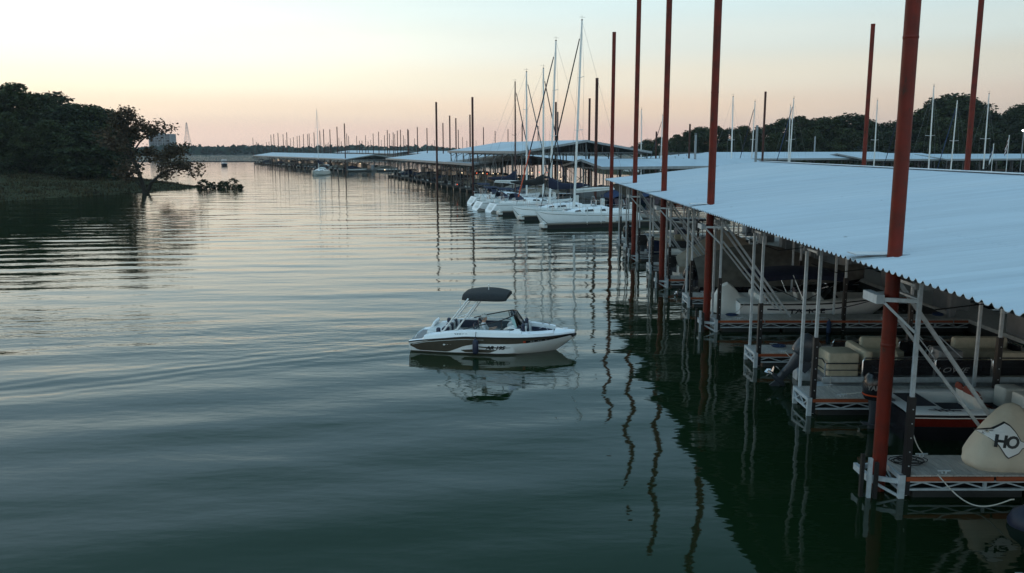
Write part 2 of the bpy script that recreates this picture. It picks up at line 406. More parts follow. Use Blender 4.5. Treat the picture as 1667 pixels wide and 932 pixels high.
def stain(m):
    nt = m.node_tree; N = nt.nodes; L = nt.links; b = N['Principled BSDF']; src = b.inputs['Base Color'].links[0].from_socket
    tc = N.new('ShaderNodeTexCoord'); sp = N.new('ShaderNodeSeparateXYZ'); L.new(tc.outputs['Object'], sp.inputs[0])
    nz = N.new('ShaderNodeTexNoise'); nz.inputs['Scale'].default_value = 3; nz.inputs['Detail'].default_value = 6; L.new(tc.outputs['Object'], nz.inputs['Vector'])
    ad = N.new('ShaderNodeMath'); ad.operation = 'ADD'; L.new(sp.outputs['Z'], ad.inputs[0]); L.new(nz.outputs['Fac'], ad.inputs[1])
    mr = N.new('ShaderNodeMapRange'); mr.interpolation_type = 'SMOOTHSTEP'; mr.inputs['From Min'].default_value = .48; mr.inputs['From Max'].default_value = .72; L.new(ad.outputs[0], mr.inputs['Value'])
    mx = N.new('ShaderNodeMix'); mx.data_type = 'RGBA'; mx.inputs['A'].default_value = (.02,.017,.010,1); L.new(mr.outputs['Result'], mx.inputs['Factor']); L.new(src, mx.inputs['B'])
    n2 = N.new('ShaderNodeTexNoise'); n2.inputs['Scale'].default_value = 5.5; n2.inputs['Detail'].default_value = 8; n2.inputs['Roughness'].default_value = .7
    mp = N.new('ShaderNodeMapping'); mp.inputs['Scale'].default_value = (1,1,.35); L.new(tc.outputs['Object'], mp.inputs['Vector']); L.new(mp.outputs[0], n2.inputs['Vector'])
    r2 = N.new('ShaderNodeMapRange'); r2.inputs['From Min'].default_value = .60; r2.inputs['From Max'].default_value = .67; L.new(n2.outputs['Fac'], r2.inputs['Value'])
    m2 = N.new('ShaderNodeMix'); m2.data_type = 'RGBA'; m2.inputs['B'].default_value = (.045,.018,.010,1); L.new(r2.outputs['Result'], m2.inputs['Factor']); L.new(mx.outputs['Result'], m2.inputs['A'])
    L.new(m2.outputs['Result'], b.inputs['Base Color'])
stain(rust); stain(rust_far)
def roof_wear(m):
    nt = m.node_tree; N = nt.nodes; L = nt.links; b = N['Principled BSDF']; src = b.inputs['Base Color'].links[0].from_socket
    tc = N.new('ShaderNodeTexCoord')
    mp = N.new('ShaderNodeMapping'); mp.inputs['Scale'].default_value = (.12,1.9,1); L.new(tc.outputs['Object'], mp.inputs['Vector'])
    nz = N.new('ShaderNodeTexNoise'); nz.inputs['Scale'].default_value = 1.0; nz.inputs['Detail'].default_value = 7; nz.inputs['Roughness'].default_value = .65; L.new(mp.outputs[0], nz.inputs['Vector'])
    mr = N.new('ShaderNodeMapRange'); mr.inputs['From Min'].default_value = .35; mr.inputs['From Max'].default_value = .75; mr.inputs['To Min'].default_value = 1.05; mr.inputs['To Max'].default_value = .84; L.new(nz.outputs['Fac'], mr.inputs['Value'])
    mx = N.new('ShaderNodeMix'); mx.data_type = 'RGBA'; mx.blend_type = 'MULTIPLY'; mx.inputs['Factor'].default_value = 1; L.new(src, mx.inputs['A']); L.new(mr.outputs['Result'], mx.inputs['B'])
    # screw rows every purlin and dried splashes
    n3 = N.new('ShaderNodeTexVoronoi'); n3.inputs['Scale'].default_value = .9; L.new(tc.outputs['Object'], n3.inputs['Vector'])
    r3 = N.new('ShaderNodeMapRange'); r3.inputs['From Min'].default_value = .035; r3.inputs['From Max'].default_value = .06; r3.inputs['To Min'].default_value = .62; L.new(n3.outputs['Distance'], r3.inputs['Value'])
    m3 = N.new('ShaderNodeMix'); m3.data_type = 'RGBA'; m3.blend_type = 'MULTIPLY'; m3.inputs['Factor'].default_value = 1; L.new(mx.outputs['Result'], m3.inputs['A']); L.new(r3.outputs['Result'], m3.inputs['B'])
    L.new(m3.outputs['Result'], b.inputs['Base Color'])
roof_wear(roofm)
# ---------------------------------------------------------------- land
def smooth(a, b, x):
    t = np.clip((x - a) / (b - a), 0, 1); return t*t*(3 - 2*t)
def wob(x, y, s, seed=0):
    return (np.sin(x*s + seed) * np.cos(y*s*1.3 + seed*2) + .5*np.sin(x*s*2.3 + y*s*1.7 + seed*3) + .25*np.sin(x*s*5.1 - y*s*4.3 + seed))
def terrain(name, x0, x1, y0, y1, step, fn, mat):
    xs = np.arange(x0, x1 + .01, step); ys = np.arange(y0, y1 + .01, step)
    X, Y = np.meshgrid(xs, ys); Z = fn(X, Y)
    v = np.stack([X, Y, Z], -1).reshape(-1, 3); nx = len(xs); ny = len(ys)
    i, j = np.meshgrid(np.arange(nx-1), np.arange(ny-1)); a = (j*nx + i).ravel()
    f = np.stack([a, a+1, a+nx+1, a+nx], -1)
    keep = (Z.reshape(-1)[f].max(1) > -.6)
    return np_mesh(name, v, f[keep], mat, smooth=True)
# left bank: shoreline runs from (-75,108) to the point at (-58.5,158), then back to the north-west
def left_d(X, Y):
    # signed distance-like value, positive inland
    d1 = ((Y - 100.0) * .93 - (X + 80.0) * .85) * .62        # along the south-east shore
    s = -58.3 - X
    d2 = s * .9 - np.where(Y < 157, (157 - Y) * .28, (Y - 157) * .62)
    d3 = (250 - Y) * .8
    d = np.minimum(d1, np.minimum(d2 * 1.0 + 1.5, d3))
    return d + .55 * wob(X, Y, .22, 1.3)
def left_h(X, Y):
    d = left_d(X, Y)
    return np.where(d < 0, d * .35, .135 * d**.9) - .08 + np.where(d > 1, .10 * wob(X, Y, .7, 4), 0) * np.clip(d/6, 0, 1)
def LH(x, y): return float(left_h(np.array([x*1.0]), np.array([y*1.0]))[0])
tag(terrain('left_bank', -260, -40, 84, 262, 1.0, left_h, grassm), kind='structure')
# right shore behind the docks
def right_h(X, Y):
    d = (Y - (238 - .30*(X - 40))) * .9 + 2.0 * wob(X, Y, .06, 2)
    d = np.minimum(d, (X - 24) * .8)
    return np.where(d < 0, d*.3, np.minimum(.10*d, 4.0)) - .1
def RH(x, y): return float(right_h(np.array([x*1.0]), np.array([y*1.0]))[0])
tag(terrain('right_shore', 20, 420, 120, 380, 3.0, right_h, grassm), kind='structure')
# land far across the lake
def far_h(X, Y):
    d = Y - (1010 + 30*np.sin(X*.004 + 1) - .03*X); return np.where(d < 0, d*.1, np.minimum(d*.03, 6.0)) - .2
tag(terrain('far_shore', -2600, 2600, 960, 2300, 20.0, far_h, far_soil), kind='structure')

# ---------------------------------------------------------------- foliage
def leaf_quads(cen, size, rng, flat=.35):
    """random leaf-clump quads around the given centres (n,3)"""
    n = len(cen)
    u = rng.normal(size=(n,3)); u[:,2] *= flat; u /= np.linalg.norm(u, axis=1, keepdims=True)
    w = rng.normal(size=(n,3)); v = np.cross(u, w); v /= np.linalg.norm(v, axis=1, keepdims=True)
    s = (size * rng.uniform(.45, 1.5, n))[:,None]; q = s * rng.uniform(.45, .8, n)[:,None]
    P = np.stack([cen - u*s, cen - v*q + u*s*.2, cen + u*s, cen + v*q - u*s*.1], 1).reshape(-1, 3)
    return P, np.arange(4*n).reshape(n, 4)

def make_tree(name, H, crown_r, base_f, n_clump, per, leaf, mat, seed, trunk_r=.3, lean=(0,0), droop=.0, clump_r=.10, shape='round'):
    """returns an Empty > trunk, crown"""
    rng = np.random.default_rng(seed); r2 = random.Random(seed)
    t = thing(name, None, 'tree')
    tb = MB()
    top = Vector((lean[0]*H, lean[1]*H, H*.72))
    pts = [Vector((top.x*k*k + r2.uniform(-.02,.02)*H*(k>0), top.y*k*k + r2.uniform(-.02,.02)*H*(k>0), H*.72*k)) for k in (0,.2,.4,.6,.8,1)]
    pts[0].z = -.5
    tb.tube(pts, [trunk_r*1.35, trunk_r, trunk_r*.82, trunk_r*.6, trunk_r*.4, trunk_r*.15], 7)
    cents = []; rads = []
    for i in range(n_clump):
        for _ in range(30):
            a = r2.uniform(0, 2*math.pi); hz = r2.uniform(base_f, 1.0); k = (hz - base_f) / (1 - base_f)
            env = math.sin(math.pi * min(1, .14 + .86*k) ** .85) ** .7 if shape == 'round' else (1 - k*.75)
            rr = crown_r * env * math.sqrt(r2.uniform(.12, 1.0))
            c = Vector((lean[0]*H*hz*hz + rr*math.cos(a), lean[1]*H*hz*hz + rr*math.sin(a), H*hz*.95 - droop*rr))
            if all((c - q).length > H*clump_r*.75 for q in cents): break
        cents.append(c); rads.append(H*clump_r*r2.uniform(.7, 1.35))
    for i, c in enumerate(cents):
        if i % 2 == 0:
            k = min(.92, max(.22, c.z/H - .22)); ii = k*5; a = int(min(4, ii)); p0 = pts[a].lerp(pts[a+1], ii - a)
            midp = p0.lerp(c, .5) + Vector((0,0,-.03*H)); rr = trunk_r*.42*(1-k*.5)
            tb.tube([p0, midp, c], [rr, rr*.6, rr*.15], 5, caps=False)
    tb.build('trunk', bark, t)
    C = []
    for c, r_ in zip(cents, rads):
        n = int(per * r2.uniform(.6, 1.25))
        d = rng.normal(size=(n,3)); d /= np.linalg.norm(d, axis=1, keepdims=True)
        rad = r_ * rng.uniform(.15, 1.15, n)**.6
        p = np.array(c) + d * rad[:,None] * np.array([1.25, 1.25, .72]); C.append(p)
    C = np.concatenate(C); P, Fc = leaf_quads(C, leaf, rng)
    np_mesh('crown', P, Fc, mat, t)
    return t

oakA = make_tree('oak_tree', 14, 6.0, .16, 52, 240, .27, leaf1, 11)
oakB = make_tree('oak_tree', 14, 6.6, .10, 60, 220, .27, leaf2, 12, clump_r=.095)
oakC = make_tree('oak_tree', 14, 5.0, .14, 48, 220, .26, leaf1, 13, clump_r=.088)
shrubT = make_tree('shore_shrub', 4, 2.6, .02, 26, 90, .24, leaf2, 14, trunk_r=.07, clump_r=.16)
protos = [oakA, oakB, oakC]; used = {}
def plant(src, x, y, H, rz, label, group, z=None, base=14.0, cat=None):
    s = H / base
    o = src if not used.get(src.name) else dup(src)
    used[src.name] = 1
    o.location = (x, y, (z if z is not None else 0)); o.rotation_euler = (0, 0, rz); u_ = 1.0 if cat else rnd.uniform(.82, 1.3); o.scale = (s*u_, s*u_*rnd.uniform(.9, 1.1), s)
    o['label'] = label; o['group'] = group
    if cat: o['category'] = cat
    return o
# left wood; (photo x, photo y of its top, distance along the view)
lw = [(-45,150,168),(-8,146,172),(38,135,176),(72,152,184),(104,171,174),(128,168,190),(150,170,180),(170,174,196),(186,188,186),
      (12,170,200),(60,178,206),(20,182,160),(85,196,164),(134,196,172),(165,205,176),(-25,190,156),(110,215,168),(48,205,158),(-60,170,190),(90,150,210),(20,140,214)]
LABS = {2: 'tallest dark oak at the left edge, its ragged top highest in the wood', 8: 'bushy dark oak ending the left wood beside the leaning russet tree'}
for i, (px, py, Y) in enumerate(lw):
    z = Y*CP + CAM_H*SP*.5; x = (px - 833.5)/F*z; top = CAM_H + (HOR - py)*CP*z/F; g = max(0, LH(x, Y)) - .2
    plant(protos[i % 3], x, Y, top - g, rnd.uniform(0, 6.28), LABS.get(i, 'dense dark broadleaf tree in the wood on the left bank'), 'trees in the wood on the left bank', g)
for i in range(44):
    Y = rnd.uniform(150, 196); px = rnd.uniform(-40, 205); z = Y*CP; x = (px - 833.5)/F*z; g = LH(x, Y)
    if g < 1.5: continue
    plant(shrubT, x, Y, rnd.uniform(3, 6), rnd.uniform(0, 6.28), 'dark leafy shrub filling the foot of the wood on the left bank', 'shrubs under the trees on the left bank', g - .1, 4.0, 'shrub')
# the leaning russet tree over the water
def lean_tree():
    t = thing('leaning_tree', 'wispy russet tree leaning over the water at the tip of the left bank', 'tree')
    Y = 137.0; z = Y*CP
    def P(px, py, dy=0.0):
        zz = (Y+dy)*CP + 1.0; return Vector(((px - 833.5)/F*zz, Y+dy, CAM_H + (HOR - py)*CP*zz/F))
    base = P(237, 322); t.location = base
    tb = MB(); tips = []
    def limb(ps, r0, r1):
        Q = [p - base for p in ps]; n = len(Q)
        tb.tube(Q, [r0 + (r1-r0)*k/(n-1) for k in range(n)], 6)
        return Q
    main = limb([P(237,325),P(233,300),P(226,275),P(219,250),P(212,225),P(214,195),P(220,172)], .42, .06)
    low = limb([P(238,318,.3),P(246,298,-.5),P(262,284,-1),P(280,276,-2),P(300,272,-2.5),P(318,276,-3)], .30, .04)
    l2 = limb([P(219,250),P(232,232,1),P(246,220,1.5),P(262,214,2),P(282,212,2)], .16, .03)
    l3 = limb([P(222,262),P(205,246,-1.5),P(192,232,-2),P(182,222,-2)], .16, .03)
    l4 = limb([P(213,222),P(228,204,1),P(240,196,1)], .12, .03)
    l5 = limb([P(212,222),P(200,200,-1),P(196,186,-1.4)], .12, .03)
    l6 = limb([P(240,312,-1),P(218,292,-2),P(200,280,-3),P(186,272,-3)], .16, .03)
    l7 = limb([P(262,284,-1),P(270,262,-1),P(286,248,-1.2),P(300,246,-1)], .12, .02)
    l8 = limb([P(226,275),P(240,258,1),P(256,252,1),P(268,254,1)], .12, .02)
    rng = np.random.default_rng(5); rr = random.Random(5); C = []
    for L_, n in ((main[3:], 16), (low[2:], 16), (l2[1:], 13), (l3[1:], 14), (l4, 9), (l5, 10), (l6[1:], 12), (l7[1:], 13), (l8[1:], 10)):
        for _ in range(n):
            k = rr.uniform(0, len(L_) - 1.01); a = int(k); p = L_[a].lerp(L_[a+1], k - a)
            d = Vector((rr.gauss(0,1), rr.gauss(0,1), rr.gauss(.25,.7))).normalized() * rr.uniform(.8, 2.0)
            tb.tube([p, p + d*.5 + Vector((0,0,.08)), p + d], [.035, .022, .008], 4, caps=False)
            m_ = rr.randint(40, 85); q = np.array(p + d*rr.uniform(.55, 1.0)); C.append(q + rng.normal(size=(m_,3)) * np.array([.55,.55,.38]))
    tb.build('trunk', bark, t)
    P_, Fc = leaf_quads(np.concatenate(C), .22, rng)
    np_mesh('crown', P_, Fc, leaf3, t)
lean_tree()
# half drowned bushes off the point
for k, (px, py, hh, s) in enumerate([(333,309,1.5,1),(347,307,1.2,2),(364,307,1.25,3),(379,308,1.6,4)]):
    x, y = W(px, py); t = make_tree('water_bush', hh*1.25, hh*(1.15 if k != 1 else .6), -.05, 34 if k != 1 else 12, 60, .11, leaf2, 60+s, trunk_r=.05, clump_r=.16)
    t.location = (x, y, -.1); t['category'] = 'bush'; t['group'] = 'bushes standing in the water off the point'
    t['label'] = ['twiggy bush at the very tip of the grassy point', 'thinnest bush standing alone in the water off the point', 'rounded bush in the water between thin bush and largest bush', 'largest rounded bush farthest out in the water off the point'][k]
# rough grass on the left bank
def bank_grass():
    rng = np.random.default_rng(3); n = 80000
    x = rng.uniform(-150, -54, n); y = rng.uniform(98, 215, n); d = left_d(x, y); k = (d > .1) & (d < 45); x, y, d = x[k], y[k], d[k]
    z = left_h(x, y); h = rng.uniform(.06, .34, len(x)) * (1 + .9*(wob(x, y, .35, 9) > .4)); a = rng.uniform(0, 6.28, len(x)); w = rng.uniform(.06, .16, len(x))
    lx = rng.normal(0, .12, len(x)); ly = rng.normal(0, .12, len(x))
    P = np.stack([np.stack([x - w*np.cos(a), y - w*np.sin(a), z - .05], -1), np.stack([x + w*np.cos(a), y + w*np.sin(a), z - .05], -1), np.stack([x + lx, y + ly, z + h], -1)], 1).reshape(-1, 3)
    o = np_mesh('bank_grass', P, np.arange(len(P)).reshape(-1, 3), blade)
    tag(o, 'rough unmown grass covering the left bank down to the water', 'grass', kind='stuff')
bank_grass()
# right hand wood behind the docks
rw = [(1052,226,262),(1075,222,268),(1100,218,262),(1122,212,258),(1140,206,262),(1162,204,256),(1185,208,262),(1208,204,252),(1232,206,258),(1254,200,250),(1276,192,250),(1298,188,246),(1320,192,250),(1342,190,244),
      (1364,188,246),(1388,184,240),(1408,194,246),(1432,200,244),(1456,196,240),(1480,194,244),(1502,176,236),(1524,160,240),(1546,153,238),(1566,158,242),(1586,166,236),(1606,184,240),(1626,194,246),(1644,178,238),(1664,168,240),(1690,160,236),(1715,165,240),
      (1060,234,250),(1090,230,248),(1120,228,246),(1260,216,232),(1380,208,228),(1450,212,226),(1535,190,226),(1600,200,226),(1660,196,226),(1320,210,234),(1195,220,240)]
for i, (px, py, Y) in enumerate(rw):
    z = Y*CP + .6; x = (px - 833.5)/F*z; top = CAM_H + (HOR - py)*CP*z/F; g = max(.1, RH(x, Y)) - .2
    lab = {22: 'tallest bushy oak standing above the wood on the right shore'}.get(i, 'round topped dark green oak in the wood along the right shore')
    plant(protos[(i*2+1) % 3], x, Y, max(4, top - g), rnd.uniform(0, 6.28), lab, 'trees along the right shore', g)
for i in range(34):
    Y = rnd.uniform(214, 232); px = 1050 + i*19 + rnd.uniform(-6, 6); z = Y*CP; x = (px-833.5)/F*z
    plant(shrubT, x, Y, rnd.uniform(3, 6), rnd.uniform(0, 6.28), 'low dark shrub at the foot of the wood on the right shore', 'shrubs along the right shore', max(.2, RH(x, Y)) - .2, 4.0, 'shrub')
# woods across the lake: one far mass
def far_woods():
    rng = np.random.default_rng(21); n = 15000
    x = rng.uniform(-1250, 1250, n); y = 1022 + 30*np.sin(x*.004 + 1) - .03*x + rng.uniform(0, 1, n)**1.6*160
    hh = 7.6 + 1.8*wob(x, y*0, .012, 2) + 1.0*wob(x, y*0, .06, 5); z = rng.uniform(0, 1, n)**.7*hh*(1 + (y-1022)*.0006)
    P, Fc = leaf_quads(np.stack([x, y, z], -1), 4.2, rng, .7)
    tag(np_mesh('far_woods', P, Fc, far_leaf), 'low dark band of woods across the far side of the lake', 'woods', kind='stuff')
far_woods()

# ---------------------------------------------------------------- far shore landmarks
def far_building():
    z = 1250.0; x0 = (243-833.5)/F*z; x1 = (280-833.5)/F*z; Yb = z/CP; h = CAM_H + 23*z/F + 1
    t = thing('apartment_tower', 'pale concrete slab block rising above the far woods behind the leaning tree', 'building', ((x0+x1)/2, Yb, 0))
    w = (x1-x0)/2
    mb = MB(); mb.box(-w, w, 0, 18, 0, h); mb.box(-w*.5, w*.2, 4, 12, h, h+2.2); mb.box(-w-6, w+3, -6, 20, 0, 10.5); mb.build('wall', concrete, t, False)
    for k in range(8):
        wb = MB(); y = -.08
        for j in range(7):
            zz = 12.2 + j*(h-13)/7; xx = -w + 2.0 + k*(2*w-4)/8
            wb.box(xx, xx + (2*w-4)/8*(.78 if k % 3 else .95), y, .0, zz, zz + (h-13)/7*.72)
        wb.build('window', glassy, t, False)
far_building()
def pylon(px, py, z, label):
    x = (px-833.5)/F*z; h = CAM_H + (HOR-py)*CP*z/F
    t = thing('radio_mast', label, 'tower', (x, z/CP, 0)); mb = MB()
    def r(k): return 6.5*(1-k)**1.4 + .8
    lv = [i/10 for i in range(11)]
    for sx, sy in ((1,1),(1,-1),(-1,-1),(-1,1)):
        mb.tube([(sx*r(k), sy*r(k), h*.97*k) for k in lv], .22, 4)
    for a, b_ in zip(lv[:-1], lv[1:]):
        for (s1, s2) in (((1,-1),(-1,-1)),((1,1),(1,-1)),((-1,1),(1,1)),((-1,-1),(-1,1))):
            mb.beam((s1[0]*r(a), s1[1]*r(a), h*.97*a), (s2[0]*r(b_), s2[1]*r(b_), h*.97*b_), .14, .14); mb.beam((s2[0]*r(a), s2[1]*r(a), h*.97*a), (s1[0]*r(b_), s1[1]*r(b_), h*.97*b_), .14, .14)
    mb.build('lattice', alu_far, t, False)
    ab = MB(); ab.tube([(0,0,h*.95),(0,0,h)], .5, 6); ab.beam((-3,0,h*.82),(3,0,h*.82),.3,.3); ab.build('antenna', rust_far, t, False)
pylon(306, 199, 1420, 'tall thin lattice radio mast on the far shore')
def far_block(px0, px1, py, z, label, nm='warehouse'):
    x0 = (px0-833.5)/F*z; x1 = (px1-833.5)/F*z; h = CAM_H + (HOR-py)*CP*z/F
    t = thing(nm, label, 'building', ((x0+x1)/2, z/CP, 0)); w = (x1-x0)/2
    mb = MB(); mb.box(-w, w, 0, 20, 0, h); mb.box(-w*.4, w*.3, 3, 10, h, h + 1.5); mb.build('wall', concrete, t, False)
    wb = MB()
    for j in range(max(1, int(h/7))): wb.box(-w*.85, w*.85, -.06, 0, h - 3 - j*4, h - 1.6 - j*4)
    wb.build('window', glassy, t, False)
far_block(389, 404, 237.5, 1180, 'long low pale building on the far shore right of the radio mast')
far_block(690, 696, 236.5, 1150, 'small dark block standing up among the far woods behind the pile tops')
def breakwater():
    z0 = 473; x0, y0 = W(205, 263); x1, y1 = W(416, 263)
    t = thing('breakwater', 'thin dark floating breakwater across the mouth of the fairway', 'breakwater', (0, y0, 0))
    n = 24; dx = (x1-x0)/n
    for i in range(n):
        mb = MB(); mb.tube([(x0+dx*i+.1, 0, .12), (x0+dx*(i+1)-.1, 0, .12)], .36, 8); mb.build('float_log', floatm, t)
breakwater()

# ---------------------------------------------------------------- covered docks
def far_dock(label, A, a, L, Wd, ev, rg, group, step=4.6, slips=True, hip=False, gable_truss=True, rows=3, soff=.0):
    """A near-left eave corner; a turn to the left of straight ahead; local y runs along the ridge"""
    t = thing('covered_dock', label, 'boat dock', (A[0], A[1], 0), a, group)
    rb = MB(); n = 2; th = .10; h2 = Wd/2
    i0 = h2*1.15 if hip else 0
    for s in (0, 1):
        xa, xb = (0, h2) if s == 0 else (Wd, h2)
        P = [(xa, 0, ev), (xb, i0, rg), (xb, L, rg), (xa, L, ev)]
        if s: P = P[::-1]
        Q = [(x, y, z - th) for x, y, z in P]
        rb.add(P + Q, [(3,2,1,0), (4,5,6,7), (0,1,5,4), (1,2,6,5), (2,3,7,6), (3,0,4,7)])
    if hip: rb.add([(0,0,ev),(h2,i0,rg),(Wd,0,ev),(0,.03,ev-th),(h2,i0,rg-th),(Wd,.03,ev-th)], [(0,2,1),(3,4,5),(0,3,5,2)])
    rb.build('roof', roof_far, t, False)
    ub = MB(); ub.add([(.05,.1,ev-th-.02),(h2,max(.1,i0),rg-th-.02),(h2,L-.1,rg-th-.02),(.05,L-.1,ev-th-.02)], [(0,1,2,3)]); ub.add([(Wd-.05,.1,ev-th-.02),(h2,max(.1,i0),rg-th-.02),(h2,L-.1,rg-th-.02),(Wd-.05,L-.1,ev-th-.02)], [(3,2,1,0)]); ub.build('roof_shade_sheet', under, t, False)  # extra dark sheet standing in for the shade beneath the roof
    fb = MB(); fb.box(-.06, 0, -.1, L+.1, ev-.34, ev+.03); fb.box(Wd, Wd+.06, -.1, L+.1, ev-.34, ev+.03)
    if not hip:
        for y in (-.1, L):
            fb.beam((0, y+.05, ev-.16), (h2, y+.05, rg-.16), .08, .3); fb.beam((Wd, y+.05, ev-.16), (h2, y+.05, rg-.16), .08, .3)
    else: fb.box(0, Wd, -.12, -.04, ev-.34, ev+.02)
    fb.build('fascia', alu_far, t, False)
    nb = max(2, int(round(L/step))); st = L/nb
    pts = [.5, h2, Wd-.5] if rows == 3 else [.5, Wd-.5]
    for i in range(nb+1):
        y = min(max(i*st, .35), L-.35)
        for k, x in enumerate(pts):
            if len([1 for o in children(t) if o.name.startswith('post')]) >= 99: continue
            zt = ev - .1 + (rg-ev)*(1 - abs(x-h2)/h2)
            mb = MB(); mb.box(x-.07, x+.07, y-.07, y+.07, .1, zt)
            if k != 1 or rows == 2:
                sg = 1 if x < h2 else -1
                mb.beam((x+sg*.1, y, zt-.9), (x+sg*1.8, y, zt+.05), .08, .08)
            mb.build('post', post_far, t, False)
    tb = MB()
    for i in range(nb+1):
        y = min(max(i*st, .35), L-.35)
        tb.beam((.4, y, ev-.22), (Wd-.4, y, ev-.22), .1, .16)
        for k in range(1, 4):
            x = h2*k/4; z1 = ev + (rg-ev)*k/4 - .12
            tb.beam((x, y, ev-.2), (x, y, z1), .06, .06); tb.beam((Wd-x, y, ev-.2), (Wd-x, y, z1), .06, .06)
        if i % 2 == 0 and i < nb:
            tb.beam((.45, y, ev-.3), (.45, y+st, 1.2), .06, .06); tb.beam((.45, y+st, ev-.3), (.45, y, 1.2), .06, .06)
    for x in (.5, Wd-.5, h2): tb.beam((x, .3, ev-.3 if x != h2 else rg-.2), (x, L-.3, ev-.3 if x != h2 else rg-.2), .1, .2)
    tb.build('truss', post_far, t, False)
    if slips:
        wk = MB(); wk.box(h2-1, h2+1, .2, L-.2, .38, .5); wk.box(h2-.9, h2+.9, .3, L-.3, -.2, .379); wk.build('walkway', deck_far, t, False)
        for i in range(min(nb, 98)):
            lb = MB(); y = st*(i+.5); hh = 1.5 + .5*((i*7) % 3)/2; lb.rbox(h2-.95, h2-.1, y-st*.42, y+st*.36, .5, .5+hh, .05); lb.build('added_blocker', [greyv, tarp_grey, gel2, under][(i*5) % 4], t)  # boxes added along the walkway to block bright water showing through
        for i in range(nb+1):
            for s in (0, 1):
                if len([1 for o in children(t) if o.name.startswith('finger')]) >= 99: continue
                y = min(max(i*st, .5), L-.5)
                xa, xb = (.3, h2-1.0) if s == 0 else (h2+1.0, Wd-.3)
                mb = MB(); mb.box(xa, xb, y-.5, y+.5, .36, .5, 0); mb.box(xa+.1, xb-.1, y-.42, y+.42, -.2, .359, 1)
                mb.build('finger_pier', [deck_far, floatm], t, False)
    return t, nb, st

# small motor boats for the far slips: each kind built once (bow toward +x)
def hull_rows(L, B, zg, n=14, draft=.35, fine=2.2, sheer=.22, x0=None, flare=.86):
    x0 = -L/2 if x0 is None else x0; rows = []
    for i in range(n+1):
        t = i/n; b = B/2 * (1 - max(0, (t-.42)/.58)**fine) * (.94 + .06*min(1, t/.2)); b = max(b, .015)
        z = zg*(1 + sheer*t*t); zk = -draft + (z*.80 + draft)*max(0, (t-.70)/.30)**2.0
        zc = -.02 + (z*.72)*max(0, (t-.55)/.45)**1.8; fl = flare*(1 - .35*max(0, (t-.6)/.4))
        x = x0 + L*t
        zm = zc + (z-zc)*.55; bm = b*(fl + (1-fl)*.62)
        rows.append([(x, b, z), (x, bm, zm), (x, b*fl, zc), (x, b*fl*.5, (zc+zk)/2-.02), (x, 0, zk), (x, -b*fl*.5, (zc+zk)/2-.02), (x, -b*fl, zc), (x, -bm, zm), (x, -b, z)])
    return rows
def hull_mesh(mb, rows, m=0):
    mb.grid([r[::-1] for r in rows], m)
    mb.add(rows[0], [tuple(range(9))], m)
def outboard_parts(par, x, z, cowl, tilt=0.0, s=1.0, y=0.0, stripe=None, txt=None, ink=None):
    M = Matrix.Translation((x, y, z)) @ Matrix.Rotation(R(-tilt), 4, 'Y').inverted() @ Matrix.Scale(s, 4)
    mb = MB(); mb.M = M
    secs = [selli(-.30,0,.10,.26,.15,16,3), selli(-.30,0,.16,.31,.185,16,3), selli(-.31,0,.42,.33,.20,16,3.2), selli(-.32,0,.62,.31,.185,16,3), selli(-.33,0,.72,.24,.14,16,2.6), selli(-.34,0,.745,.12,.07,16,2.2)]
    mb.loft(secs, True, True, 0)
    o = mb.build('outboard_motor', cowl, par)
    lb = MB(); lb.M = M
    lb.loft([selli(-.27,0,.10,.20,.12,12,3), selli(-.26,0,-.25,.13,.075,12,2.6), selli(-.26,0,-.60,.12,.05,12,2.2), selli(-.24,0,-.80,.16,.035,12,2.2)], True, True)
    lb.tube([(-.52,0,-.74),(-.42,0,-.74),(-.1,0,-.74),(.02,0,-.74)], [.05,.075,.07,.015], 10)
    lb.box(-.52,-.02,-.12,.12,-.52,-.50); lb.add([(-.30,-.012,-.78),(-.08,-.012,-.78),(-.22,-.012,-1.0),(-.34,-.012,-1.0),(-.30,.012,-.78),(-.08,.012,-.78),(-.22,.012,-1.0),(-.34,.012,-1.0)], [(0,1,2,3),(7,6,5,4),(0,4,5,1),(1,5,6,2),(2,6,7,3),(3,7,4,0)])
    lb.box(-.14,.10,-.14,.14,-.14,.18)
    lb.build('lower_unit', engine_grey if cowl is not gel2 else gel2, o)
    pb = MB(); pb.M = M; pb.tube([(-.66,0,-.74),(-.50,0,-.74)], [.03,.055], 10)
    for k in range(3):
        a = 2*math.pi*k/3; ca, sa = math.cos(a), math.sin(a)
        q = [(-.56, r*ca - w*sa, -.74 + r*sa + w*ca) for r, w in ((.04,-.04),(.17,-.09),(.20,.02),(.12,.09),(.04,.05))]
        q2 = [(p[0]-.05*(i in (1,2)) , p[1], p[2]) for i, p in enumerate(q)]
        pb.add(q2 + [(p[0]-.012, p[1], p[2]) for p in q2], [(0,1,2,3,4),(9,8,7,6,5)])
    pb.build('propeller', chrome, o)
    if stripe:
        sb = MB(); sb.M = M
        sb.loft([selli(-.30,0,.20,.322,.192,16,3.1), selli(-.305,0,.235,.327,.196,16,3.1)], True, False); sb.build('stripe', stripe, o)
    if txt:
        tb = MB(); tb.M = M
        lettering(tb, txt, .16, lambda u, v: (-.31+u, -.2055, .36+v), bold=.004); lettering(tb, txt, .16, lambda u, v: (-.31-u, .2055, .36+v), bold=.004)
        tb.build('lettering', ink or white_ink, o, False)
    return o
